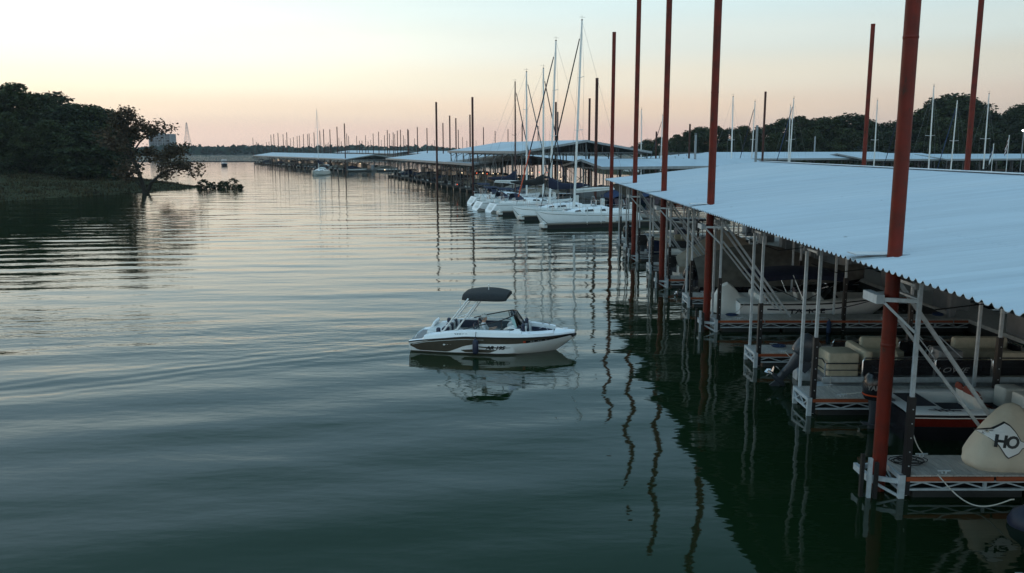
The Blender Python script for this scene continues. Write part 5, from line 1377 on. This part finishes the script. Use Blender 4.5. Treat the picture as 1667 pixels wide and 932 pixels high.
    q = MB(); q.tube([(2.02,-.42,.80),(1.9,-.36,.92),(1.7,-.42,.84)], .012, 5); q.tube([(2.02,.42,.80),(1.9,.36,.92),(1.7,.42,.84)], .012, 5)
    for x, y in ((2.62,0),(1.35,-.93),(-2.2,-1.02),(1.35,.93)): q.tube([(x-.09,y,.80 if x > 0 else .73),(x+.09,y,.80 if x > 0 else .73)], .014, 6); q.tube([(x,y,.68),(x,y,.80 if x > 0 else .73)], .012, 5)
    q.build('cleat', chrome, par)
    q = MB()
    for y in (-.34,.34): q.tube([(2.20,y*.9,.62),(2.185,y*.88,.62)], .07, 12)
    q.build('speaker', blackp, par)
    tb = MB(); lettering(tb, 'YAMAHA', .10, lambda u, v: (-1.02+u, -(half_b(-1.02+u)[0]-.028) , .70+v*.9), bold=.003, sx=1.2); tb.build('lettering', black_ink, par, False)
    return rows, half_b
hrows, half_b = hero_boat(hero)
fd = thing('boat_fender', 'navy fender hanging over the side of the bowrider', 'fender')
M_ = Matrix.Translation(hero.location) @ Matrix.Rotation(HB, 4, 'Z')
fd.location = M_ @ Vector((-.46, -1.37, .34)); fd.rotation_euler = (0, 0, HB)
q = MB(); q.loft([selli(0,0,z,r,r,14,2) for z, r in ((-.27,.03),(-.24,.08),(-.19,.105),(.17,.105),(.22,.08),(.25,.035),(.30,.03))], True, True); q.build('fender_body', navyv, fd)
q = MB(); q.tube([(0,0,.28),(0,.05,.38),(0,.13,.50)], .010, 5); q.build('fender_line', rope_dark, fd)

# the driver
def person(loc, rz):
    V = {}; vs = []; es = []; rad = []
    def v(p, r): vs.append(p); rad.append(r); return len(vs)-1
    def e(a, b): es.append((a, b))
    pel = v((0,0,.10), (.155,.125)); ab = v((.02,0,.24), (.15,.115)); ch = v((.03,0,.40), (.175,.125)); up = v((.03,0,.50), (.16,.105)); nk = v((.045,0,.585), (.058,.06)); hd0 = v((.06,0,.64), (.072,.08)); hd = v((.07,0,.72), (.078,.092)); ht = v((.062,0,.80), (.062,.075))
    for a, b in ((pel,ab),(ab,ch),(ch,up),(up,nk),(nk,hd0),(hd0,hd),(hd,ht)): e(a, b)
    ns = v((.158,0,.712), (.013,.013)); e(hd, ns)
    for s in (-1,1):
        sh = v((.03,s*.185,.485), (.062,.062)); el = v((.15,s*.25,.28), (.046,.046)); wr = v((.37,s*.15,.34), (.030,.028)); ha = v((.44,s*.13,.375), (.036,.022)); e(up, sh); e(sh, el); e(el, wr); e(wr, ha)
        for k in range(4):
            a = v((.485,s*(.10+.018*k),.395-.004*k), (.010,.010)); b = v((.50,s*(.10+.018*k),.36), (.009,.009)); e(ha, a); e(a, b)
        th = v((.46,s*.085,.36), (.011,.011)); e(ha, th)
        hp = v((.05,s*.095,.06), (.092,.085)); kn = v((.46,s*.13,.09), (.062,.062)); an = v((.56,s*.13,-.28), (.04,.042)); ft = v((.68,s*.14,-.32), (.035,.03)); e(pel, hp); e(hp, kn); e(kn, an); e(an, ft)
    me = bpy.data.meshes.new('body'); me.from_pydata(vs, es, []); o = bpy.data.objects.new('body_src', me); COL.objects.link(o)
    sk = o.modifiers.new('s', 'SKIN'); o.modifiers.new('u', 'SUBSURF').levels = 2
    for i, d in enumerate(me.skin_vertices[0].data): d.radius = rad[i]; d.use_root = (i == 0)
    dg = bpy.context.evaluated_depsgraph_get(); dg.update()
    m2 = bpy.data.meshes.new_from_object(o.evaluated_get(dg)); bpy.data.objects.remove(o)
    m2.name = 'body'; m2.materials.clear()
    for m in (skin, shirt, shorts): m2.materials.append(m)
    for p in m2.polygons:
        c = p.center; p.use_smooth = True; k = 0
        if .09 < c.z < .575 and c.x < .19 and not (c.x > .10 and c.z < .17 and abs(c.y) < .3 and c.z < .15): k = 1
        if c.z <= .16 and c.x < .47 and k == 0 and c.z > -.05: k = 2
        if c.z <= .12: k = 2 if c.x < .46 else 0
        p.material_index = k
    t = thing('person', 'person in white shirt and white cap seated at the wheel of the bowrider', 'person', loc, rz)
    ob = bpy.data.objects.new('body', m2); COL.objects.link(ob); reg(ob, t)
    q = MB(); secs = [selli(.058,0,z,a,b,16,2) for z, a, b in ((.755,.108,.090),(.80,.107,.089),(.84,.088,.074),(.868,.05,.045),(.876,.012,.012))]; q.loft(secs, True, True)
    q.add([(.15,-.07,.762),(.24,-.045,.748),(.255,0,.748),(.24,.045,.748),(.15,.07,.762),(.15,-.07,.772),(.24,-.045,.758),(.255,0,.758),(.24,.045,.758),(.15,.07,.772)], [(0,1,2,3,4),(9,8,7,6,5),(0,5,6,1),(1,6,7,2),(2,7,8,3),(3,8,9,4)]); q.build('cap', cap_m, t)
    q = MB(); q.loft([selli(.035,0,z,a,b,16,2) for z, a, b in ((.66,.085,.082),(.70,.10,.093),(.755,.104,.091))], True, True); q.build('hair', greyv, t)
    q = MB()
    for s in (-1,1): q.ball((.152,s*.033,.735), .009,.012,.008, 8, 6)
    q.build('eyes', black_ink, t)
    q = MB(); q.tube([(.140,-.028,.668),(.150,0,.665),(.140,.028,.668)], .006, 5); q.build('mouth', redc, t)
    q = MB()
    for s in (-1,1): q.ball((.065,s*.093,.715), .022,.010,.032, 8, 6)
    q.build('ears', skin, t)
person(M_ @ Vector((-.34,-.60,.49)), HB)

# ---------------------------------------------------------------- sailboats
def sailboat(name, label, loc, rz, L=10.5, mast_h=18.0, bow_furl=None, cover=navy, boom_white=False, mastm=None, rake=1.2, dodger=None, stripe=None, group=None, hullm=None, mast_x=None, furl_low=None, stern_open=True):
    t = thing(name, label, 'sailboat', loc, rz, group); B = L*.325; rows = []; n = 22
    for i in range(n+1):
        k = i/n; x = -L/2 + L*k; b = B/2*(1 - max(0, (k-.45)/.55)**2.3)*(.80 + .20*min(1, k/.35)**.8); b = max(b, .02); z = 1.02 + .30*max(0, (k-.3)/.7)**1.5
        over = max(0, (k-.90)/.10); wl = -.35 + 1.6*over**1.3 if k > .9 else -.35 + (.30*max(0, (.06-k)/.06))
        zk = min(z-.05, wl); xs = x - (.0 if k > .05 else 0)
        rows.append([(x, b, z), (x, b*1.0, z*.62+zk*.38), (x, b*.93, z*.22+zk*.78+.05), (x, b*.55, zk-.10*(1-over)), (x, 0, zk-.22*(1-over)), (x, -b*.55, zk-.10*(1-over)), (x, -b*.93, z*.22+zk*.78+.05), (x, -b, z*.62+zk*.38), (x, -b, z)])
    # reverse transom: the stern slants forward going up
    for k in range(9): p = rows[0][k]; rows[0][k] = (p[0] + .75*max(0, p[2])/1.05 - .35, p[1], p[2])
    mb = MB(); hull_mesh(mb, rows); h = mb.build('hull', hullm or gel, t)
    sb = MB()
    for s in (1, -1):
        g = []
        for r in rows:
            a, b = Vector(r[1 if s > 0 else 7]), Vector(r[2 if s > 0 else 6]); o = Vector((0, s*.01, 0)); g.append([tuple(a.lerp(b, .80)+o), tuple(a.lerp(b, .98)+o)])
        sb.grid(g if s < 0 else [q[::-1] for q in g])
        g = []
        for r in rows:
            a, b = Vector(r[0 if s > 0 else 8]), Vector(r[1 if s > 0 else 7]); o = Vector((0, s*.01, 0)); g.append([tuple(a.lerp(b, .30)+o), tuple(a.lerp(b, .37)+o)])
        sb.grid(g if s < 0 else [q[::-1] for q in g])
    sb.build('boot_stripe', stripe or green_gel, h)
    db = MB(); db.grid([[(r[0][0], r[0][1], r[0][2]), (r[0][0], r[0][1]*.5, r[0][2]+.05), (r[0][0], 0, r[0][2]+.07), (r[0][0], -r[0][1]*.5, r[0][2]+.05), (r[0][0], -r[0][1], r[0][2])] for r in rows]); db.build('deck', gel2, t)
    mx = mast_x if mast_x is not None else L*.06
    cb = MB(); secs = []
    for k, (x, hh, w) in enumerate([(-L*.20,.46,.62),(-L*.16,.56,.64),(-L*.02,.52,.62),(L*.10,.40,.54),(L*.20,.24,.42),(L*.27,.04,.26)]):
        bb = B/2*w; z = 1.06; secs.append([(x, bb, z), (x-.03, bb*.93, z+hh*.75), (x-.05, bb*.75, z+hh), (x-.05, 0, z+hh*1.08), (x-.05, -bb*.75, z+hh), (x-.03, -bb*.93, z+hh*.75), (x, -bb, z)])
    cb.loft(secs, False, True); c = cb.build('coachroof', gel, t)
    wb = MB()
    for s in (1, -1):
        for xa, xb in ((-L*.15,-L*.05),(-L*.03,L*.06),(L*.09,L*.15)):
            w1, w2 = (.635, .60) if xa < -.5 else ((.62,.585) if xa < L*.05 else (.55,.47))
            q = [(xa, s*B/2*w1*.985+s*.012, 1.06+.16), (xb, s*B/2*w2*.985+s*.012, 1.06+.15), (xb-.08, s*B/2*w2*.94+s*.016, 1.06+.32*(w2/.6)), (xa+.10, s*B/2*w1*.94+s*.016, 1.06+.36*(w1/.6))]
            wb.add(q, [(0,1,2,3) if s < 0 else (3,2,1,0)])
    wb.build('window', glassy, c, False)
    hb = MB(); hb.rbox(L*.16,L*.21,-.28,.28,1.30,1.40,.05); hb.rbox(-L*.10,-L*.05,-.25,.25,1.60,1.69,.05); hb.build('hatch', greyv, c)
    pb = MB()
    for s in (1, -1):
        pb.ball((L*.12, s*(B*.44+.03), .78), .22,.02,.08, 10, 6)
    pb.build('porthole', glassy, h)
    # cockpit coaming, wheel
    kb = MB(); kb.rbox(-L*.42,-L*.20,-B*.34,-B*.26,1.04,1.32,.05); kb.rbox(-L*.42,-L*.20,B*.26,B*.34,1.04,1.32,.05); kb.build('coaming', gel, t)
    wl_ = MB(); wl_.tube([(-L*.36, .48*math.sin(2*math.pi*k/20), 1.75+.48*math.cos(2*math.pi*k/20)) for k in range(21)], .02, 5); wl_.tube([(-L*.34,0,1.1),(-L*.34,0,1.75)], .07, 8); wl_.tube([(-L*.36,-.46,1.75),(-L*.36,.46,1.75)], .012, 4); wl_.tube([(-L*.36,0,1.3),(-L*.36,0,2.2)], .012, 4); wl_.build('wheel', chrome, t)
    mm = mastm or whitep; rk = math.tan(R(rake)); zb = 1.55; top = mast_h
    def mp(z): return (mx - rk*(z-zb), 0, z)
    q = MB(); q.loft([selli(*mp(zb)[:2], zb, .115,.075,12,2.2), selli(*mp(top*.6)[:2], top*.6, .105,.07,12,2.2), selli(*mp(top)[:2], top, .075,.055,12,2.2)], True, True); mast = q.build('mast', mm, t)
    sp = MB(); sr = []
    for f_ in ((.42,1.0),(.70,.72)) if L > 9.8 else ((.52,.85),):
        p = mp(zb + (top-zb)*f_[0]); 
        for s in (1,-1): sp.tube([p, (p[0]-.12, s*f_[1], p[2]+.06)], .028, 5); sr.append((s, (p[0]-.12, s*f_[1], p[2]+.06)))
    sp.build('spreader', mm, mast)
    rg = MB(); fx = rows[-2][0][0]; ft = mp(top*.955); bowp = (fx, 0, rows[-2][0][2]+.05)
    for s in (1,-1):
        ch_ = [(mx-.2, s*B*.46, 1.15)] + [q_[1] for q_ in sr if q_[0] == s] + [mp(top-.2)]
        rg.tube(ch_, .010, 4); rg.tube([(mx-.5, s*B*.45, 1.15), mp(zb+(top-zb)*.5)], .008, 4)
    rg.tube([(-L*.47, 0, 1.15), mp(top-.05)], .010, 4); rg.tube([bowp, ft], .010, 4); rg.build('rigging', alu_far, mast)
    wv = MB(); p = mp(top); wv.tube([p, (p[0], p[1], p[2]+.45)], .012, 4); wv.tube([(p[0]-.35,0,p[2]+.28),(p[0]+.25,0,p[2]+.28)], .010, 4); wv.box(p[0]-.07,p[0]+.07,-.07,.07,p[2]-.01,p[2]+.07); wv.build('masthead', blackp, mast)
    if bow_furl:
        fb = MB(); a, b = Vector(bowp), Vector(ft); N_ = 16
        fb.tube([tuple(a.lerp(b, .02+.93*k/N_)) for k in range(N_+1)], [.028+.036*math.sin(math.pi*min(1, .18+.82*(1-k/N_)))**.6*(1 if k else .4) for k in range(N_+1)], 8); fs = fb.build('furled_jib', bow_furl, t)
        if furl_low:
            fb = MB(); fb.tube([tuple(a.lerp(b, .06+.30*k/6)) for k in range(7)], .072, 8); fb.build('jib_band', furl_low, fs)
    bz = zb + 1.45; be = (mx - L*.40, 0, bz + .25)
    q = MB(); q.tube([(mx-.12,0,bz), be], .075, 8); bo = q.build('boom', mm, t)
    q = MB(); 
    if boom_white: q.tube([(mx-.15,0,bz+.16),(mx-L*.2,0,bz+.30),(be[0]+.1,0,be[2]+.14)], [.16,.15,.08], 10)
    else: q.loft([selli(0,0,0,1,1,4)]*0 or [[(x, w*math.cos(a), z+hh*math.sin(a)) for a in [2*math.pi*j/12 for j in range(12)]] for x, w, z, hh in ((mx+.16,.10,bz+.75,.62),(mx-.2,.2,bz+.55,.62),(mx-L*.12,.2,bz+.30,.34),(mx-L*.28,.16,bz+.28,.24),(be[0]+.05,.08,be[2]+.10,.12))], True, True)
    q.build('sail_cover', gel2 if boom_white else cover, bo)
    # rails
    pl = MB(); X1 = rows[-1][0][0]; zd = rows[-1][0][2]
    pl.tube([(X1-1.5,.62,zd+.6),(X1-.5,.25,zd+.62),(X1-.05,0,zd+.6),(X1-.5,-.25,zd+.62),(X1-1.5,-.62,zd+.6)], .02, 5)
    for y in (-.62,.62): pl.tube([(X1-1.5,y,zd-.05),(X1-1.5,y,zd+.6)], .016, 5)
    for s in (1,-1):
        pts = []
        for k in (2,5,8,11,14,17): r = rows[k]; pts.append((r[0][0], s*r[0][1]*.97, r[0][2]+.6)); pl.tube([(r[0][0], s*r[0][1]*.97, r[0][2]), pts[-1]], .014, 4)
        pl.tube(pts, .008, 4)
    pl.tube([(-L*.44,B*.30,1.65),(-L*.47,0,1.68),(-L*.44,-B*.30,1.65)], .02, 5)
    pl.build('guard_rail', chrome, t)
    if dodger:
        q = MB(); q.loft([[(x, B*.36*math.cos(a), z + hh*math.sin(a)) for a in [math.pi*j/8 for j in range(9)]] for x, z, hh in ((-L*.24,1.3,.80),(-L*.19,1.4,.72),(-L*.14,1.45,.30))], False, False); q.build('dodger', dodger, t)
        q = MB(); q.loft([[(x, B*.40*math.cos(a), 2.55 + .22*math.sin(a)) for a in [math.pi*j/8 for j in range(9)]] for x in (-L*.44,-L*.36,-L*.27)], False, False)
        q.build('bimini_top', dodger, t)
        q = MB()
        for s in (1,-1):
            for x in (-L*.43,-L*.28): q.tube([(-L*.36,s*B*.34,1.2),(x,s*B*.39,2.58)], .014, 4)
        q.build('bimini_frame', chrome, t)
    if stern_open:
        q = MB(); x0_ = rows[0][0]
        q.loft([[(-L/2+.02-.33+.20, B*.17, .32), (-L/2-.33+.20, -B*.17, .32)], [(-L/2+.42-.33+.17, B*.19, .86), (-L/2+.42-.33+.17, -B*.19, .86)]], False, False); q.build('swim_steps', vinyl, t)
    return t
AS = R(20); ca, sa = math.cos(AS), math.sin(AS)
def bow_out(px, py, L): x, y = W(px, py); return (x + (L/2-.35)*ca, y + (L/2-.35)*sa, 0)
def stern_out(px, py, L): x, y = W(px, py); return (x + (L/2)*ca, y + (L/2)*sa, 0)
GS = 'sailboats in the open slips'
sailboat('sailing_yacht', 'nearest white sailboat, bow toward the fairway, tallest mast and black furled jib', bow_out(877,365.5,10.6), AS + math.pi, 10.6, 18.9, charc, boom_white=True, rake=1.9, group=GS, mast_x=1.3)
sailboat('sailing_yacht', 'second white sailboat, bow toward the fairway, with orange banded furled jib', bow_out(838,357,10.6), AS + math.pi, 10.6, 17.8, navy, navy, rake=1.9, group=GS, furl_low=orange_ink, mast_x=1.1)
sailboat('sailing_yacht', 'white sailboat with its open stern to the fairway, third from the near dock', stern_out(798,345,10.2), AS, 10.2, 16.1, navy, charc, rake=.3, mast_x=1.4, dodger=navy, group=GS, stripe=navyv)
sailboat('sailing_yacht', 'white sailboat with a broad sunlit stern, fourth from the near dock', stern_out(776,341.5,10.2), AS, 10.2, 16.0, greyv, navy, boom_white=True, rake=.3, mast_x=1.2, dodger=navy, group=GS, stripe=navyv)
sailboat('sailing_yacht', 'farthest stern out sailboat, with a dark mast and small white stern', stern_out(767,332.5,9.6), AS, 9.6, 15.6, navy, navy, rake=.2, mast_x=1.3, dodger=navy, group=GS, stripe=navyv, mastm=rust_far)
# open finger piers between the sailboats
def low_pier(px, py, L, lab):
    x, y = W(px, py); t = thing('finger_pier', lab, 'pier', (x, y, 0), AS, 'low finger piers between the sailboats')
    mb = MB(); mb.box(0, L, .02, 1.2, .36, .46); mb.build('decking', wood, t, False)
    mb = MB(); mb.box(.1, L, .08, 1.14, -.2, .358); mb.build('dock_float', floatm, t, False)
    mb = MB(); mb.rbox(-.12, .30, .05, 1.15, .12, .50, .1); mb.rbox(-.02,.25,.3,.75,.45,.66,.08); mb.build('end_bumper', gel2, t)
    for xx in (4.2, 5.6, 8.2):
        if xx < L: mb = MB(); mb.tube([(xx,.12,.3),(xx,.12,1.9)], .05, 8); mb.build('mooring_post', whitep, t)
    mb = MB(); mb.rbox(6.4,7.2,.3,.9,.46,.95,.05); mb.build('dock_box', gel2, t)
low_pier(887, 373, 12, 'nearest low pier, in front of the tallest masted sailboat'); low_pier(850, 359, 11, 'low pier between the two bow out sailboats'); low_pier(815, 351, 11, 'low pier beside the open sterned sailboat'); low_pier(790, 341, 11, 'low pier beyond the fourth sailboat')
x, y = W(887, 373); mp_ = thing('main_pier', 'main walkway joining the low sailboat piers', 'pier', (x + 12.2*ca, y + 12.2*sa, 0), AS)
mb = MB(); mb.box(0,2,-3,40,.36,.48); mb.build('decking', wood, mp_, False); mb = MB(); mb.box(.1,1.9,-2.9,39.9,-.2,.358); mb.build('dock_float', floatm, mp_, False)
for yy in (2,9,16,23,30):
    mb = MB(); mb.rbox(1.2,1.6,yy,yy+.4,.48,1.6,.05); mb.build('power_post', gel2, mp_)
# lone sailboat seen end on by the far docks, and the right hand masts
x, y = W(515, 285)
sailboat('sailing_yacht', 'lone sailboat seen end on in the fairway beside the farthest left dock', (x, y+4, 0), R(-97), 10.5, 17.6, None, navy, rake=.3, stripe=green_gel, dodger=gel2, hullm=gel2)
RS = [(1186,157,15,124,'sailboat mast rising just right of the third tall pile'),(1228,165,14,148,'sailboat mast before the low woods, left of a black pile'),(1281,172,13.5,158,'thin far mast left of the twin masted gap on the right'),(1291,160,14.5,136,'brighter mast with spreaders before the oaks, right of the thin far mast'),
      (1422,163,14,139,'mast standing right of the shorter red pile behind the ridge'),(1466,170,13.5,150,'mast half hidden by the thick near pile'),(1513,140,15,118,'tall pale mast just right of the thick near pile'),(1557,163,14.5,132,'pale mast in front of the tallest right hand oak'),(1603,152,15,122,'pale mast right of the far right red pile'),(1078,188,13,165,'mast between the second and third tall piles'),(1038,178,14,150,'mast beside the dark pile at the far end of the near roof')]
for i, (px, py, h, z, lab) in enumerate(RS):
    hh = CAM_H + (HOR-py)*CP*z/F; x = (px-833.5)/F*z; yv = (z - (CAM_H-hh)*SP)/CP
    sailboat('sailing_yacht', lab, (x + .4, yv, 0), R(20 + 180*(i % 2)), 9.0, hh, [None, navy, None, tarp_blue][i % 4], [navy, tarp_blue, charc][i % 3], boom_white=i % 3 == 1, rake=.9, group='sailboats beyond the near roof', stern_open=False)

# small boat far down the fairway
fb = thing('motor_boat', 'tiny white motorboat with a canopy far down the fairway', 'boat', (*W(365, 269.5), 0), R(-75))
rows = shell(fb, 7.2, 2.7, .95, navy_gel, gel, .12, .58, .2)
mb = MB(); mb.grid([[(.6,-1.1,1.0),(.2,-1.0,1.8)],[(1.2,0,1.0),(.7,0,1.85)],[(.6,1.1,1.0),(.2,1.0,1.8)]]); mb.build('windshield', glass, fb)
mb = MB(); mb.rbox(-2.2,.5,-1.15,1.15,2.35,2.5,.08); mb.build('canopy', gel, fb)
mb = MB()
for xx in (-2,.3):
    for s in (-1,1): mb.tube([(xx,s*1.1,1.0),(xx,s*1.1,2.36)], .04, 6)
mb.build('canopy_frame', chrome, fb); mb = MB(); mb.rbox(-2.6,-1.8,-1,1,.2,1.2,.08); mb.build('seat', vinyl, fb)

# ---------------------------------------------------------------- piles standing among the far docks
c7 = [(60,280),(90,315),(148,335),(175,318),(197,315),(213,255),(237,250),(273,240),(316,250),(347,235),(378,285),(404,275),(435,265),(455,262),(488,250),(524,250),(537,245),(578,235),(627,220),(659,210),(713,210),(773,187),(836,160),(856,245),(872,265),(940,265),(963,305),(986,305),(1015,260),(1037,310),(1080,245),(1126,230),(1150,300),(1176,260),(1200,215),(1218,245),(1250,235),(1263,250),(1285,220),(1312,213),(1337,260),(1372,207),(1380,215),(1430,285),(1455,190),(1536,205),(790,280),(810,310),(690,330),(560,330),(700,320),(340,300),(1060,300),(1350,290),(1600,300),(1580,330),(1240,300)]
pts = [(400+x/5.209, 170+y/5.207) for x, y in c7]
pts += [(710,166),(721,200),(732,188),(742,192),(746,211),(753,223),(765,186.5),(769,158),(787,207),(806,213),(827,210),(839,197),(850,201),(876,205),(905,166),(908,182),(960,160),(972,127),(1036,152),(695,208),(680,222),(775,228),(815,232),(760,229)]
protoP = {}
for px, py in pts:
    h = 15.0; off = HOR - py
    if off < 14: h = 12.0
    z = F*(h-CAM_H)/(CP*off); x = (px-833.5)/F*z; yv = (z - (CAM_H-h)*SP)/CP
    if px < 640: lab, g = 'slim dull brown pile sticking up along the far left docks', 'piles along the far left docks'
    elif z > 170: lab, g = 'thin distant pile beyond the middle docks', 'distant piles beyond the middle docks'
    else: lab, g = 'tall dull red pile standing round the tall gabled dock', 'piles round the tall gabled dock'
    if (px, py) == (769,158): lab = 'tall dark pile at the near corner of the middle distance dock'
    if (px, py) == (1036,152): lab = 'dark pile close beside the second tall red pile'
    if (px, py) == (972,127): lab = 'tall red pile just left of the farthest roof edge pile'
    k = (h,)
    if k not in protoP: protoP[k] = pile(lab, x, yv, h, .17, g, rust_far)
    else:
        o = dup(protoP[k], (x, yv, 0)); o['label'] = lab; o['group'] = g
for px, py, z, h_ in ((1242,150,125,0),(1122,202,150,0),(1068,214,160,0),(1132,219,120,0),(1231,204,112,0),(1326,222,190,0)):
    hh = CAM_H + (HOR-py)*CP*z/F; x = (px-833.5)/F*z
    pile({1242:'tall black pile in front of the right hand oaks',1132:'short pale pile left of the tallest near pile',1231:'short pale pile before the right hand woods'}.get(px, 'short dark pile among the right hand docks'), x, z/CP, hh, .16, 'piles among the right hand docks', alu_far if px in (1132,1231,1326) else rust_far)

# ---------------------------------------------------------------- right shore buildings, flags, lamp
z = 226; x = (1404-833.5)/F*z; Yb = z/CP; g = max(.3, RH(x, Yb))
bh = thing('boathouse', 'cream boathouse with a blue grey hip roof on the right shore', 'building', (x, Yb, g))
mb = MB(); mb.box(-4.2,4.2,-3,3,-1,5.0 - g + .4); mb.build('wall', brick, bh, False)
mb = MB(); e = 5.4 - g; mb.add([(-4.9,-3.7,e),(4.9,-3.7,e),(4.9,3.7,e),(-4.9,3.7,e),(-.6,0,e+3.0),(.6,0,e+3.0)], [(0,1,5,4),(1,2,5),(2,3,4,5),(3,0,4),(3,2,1,0)]); mb.build('roof', slate, bh, False)
for xx in (-3,-1,1,3): mb = MB(); mb.box(xx-.5,xx+.5,-3.06,-3.0,e-2.3,e-.8); mb.build('window', glassy, bh, False)
def flag(px, py, z, lab, cols, nm='flagpole'):
    x = (px-833.5)/F*z; h = CAM_H + (HOR-py)*CP*z/F; t = thing(nm, lab, 'flag', (x, z/CP, 0)); mb = MB(); mb.tube([(0,0,0),(0,0,h)], .07, 8); mb.ball((0,0,h+.08),.12,.12,.12,8,6); mb.build('pole', whitep, t)
    mb = MB(); n = len(cols); 
    for i in range(n):
        z1 = h - .2 - i*1.9/n
        mb.loft([[(-.08 - .5*k/4 - .06*math.sin(k*1.7), .10*math.sin(k*2.1), z1 - .55*k), (-.08 - .5*k/4 - .06*math.sin(k*1.7+.4), .10*math.sin(k*2.1), z1 - .55*k - 1.9/n)] for k in range(5)], False, False, i)
    mb.build('flag_cloth', cols, t)
flag(1641, 221, 180, 'flagpole with a red and white striped flag hanging limp', [redc, white_ink, redc, white_ink, redc])
flag(1617, 235, 178, 'shorter flagpole with a limp pale blue flag', [tarp_blue, white_ink])
z = 175; x = (1664-833.5)/F*z; h = CAM_H + (HOR-213)*CP*z/F
lp = thing('lamp_post', 'lit white lamp post at the right edge before the woods', 'lamp', (x, z/CP, 0)); mb = MB(); mb.tube([(0,0,0),(0,0,h)], .09, 8); mb.build('pole', alu_far, lp)
mb = MB(); mb.ball((0,0,h+.12), .38,.38,.2, 10, 6); mb.build('lamp_head', lampc, lp)
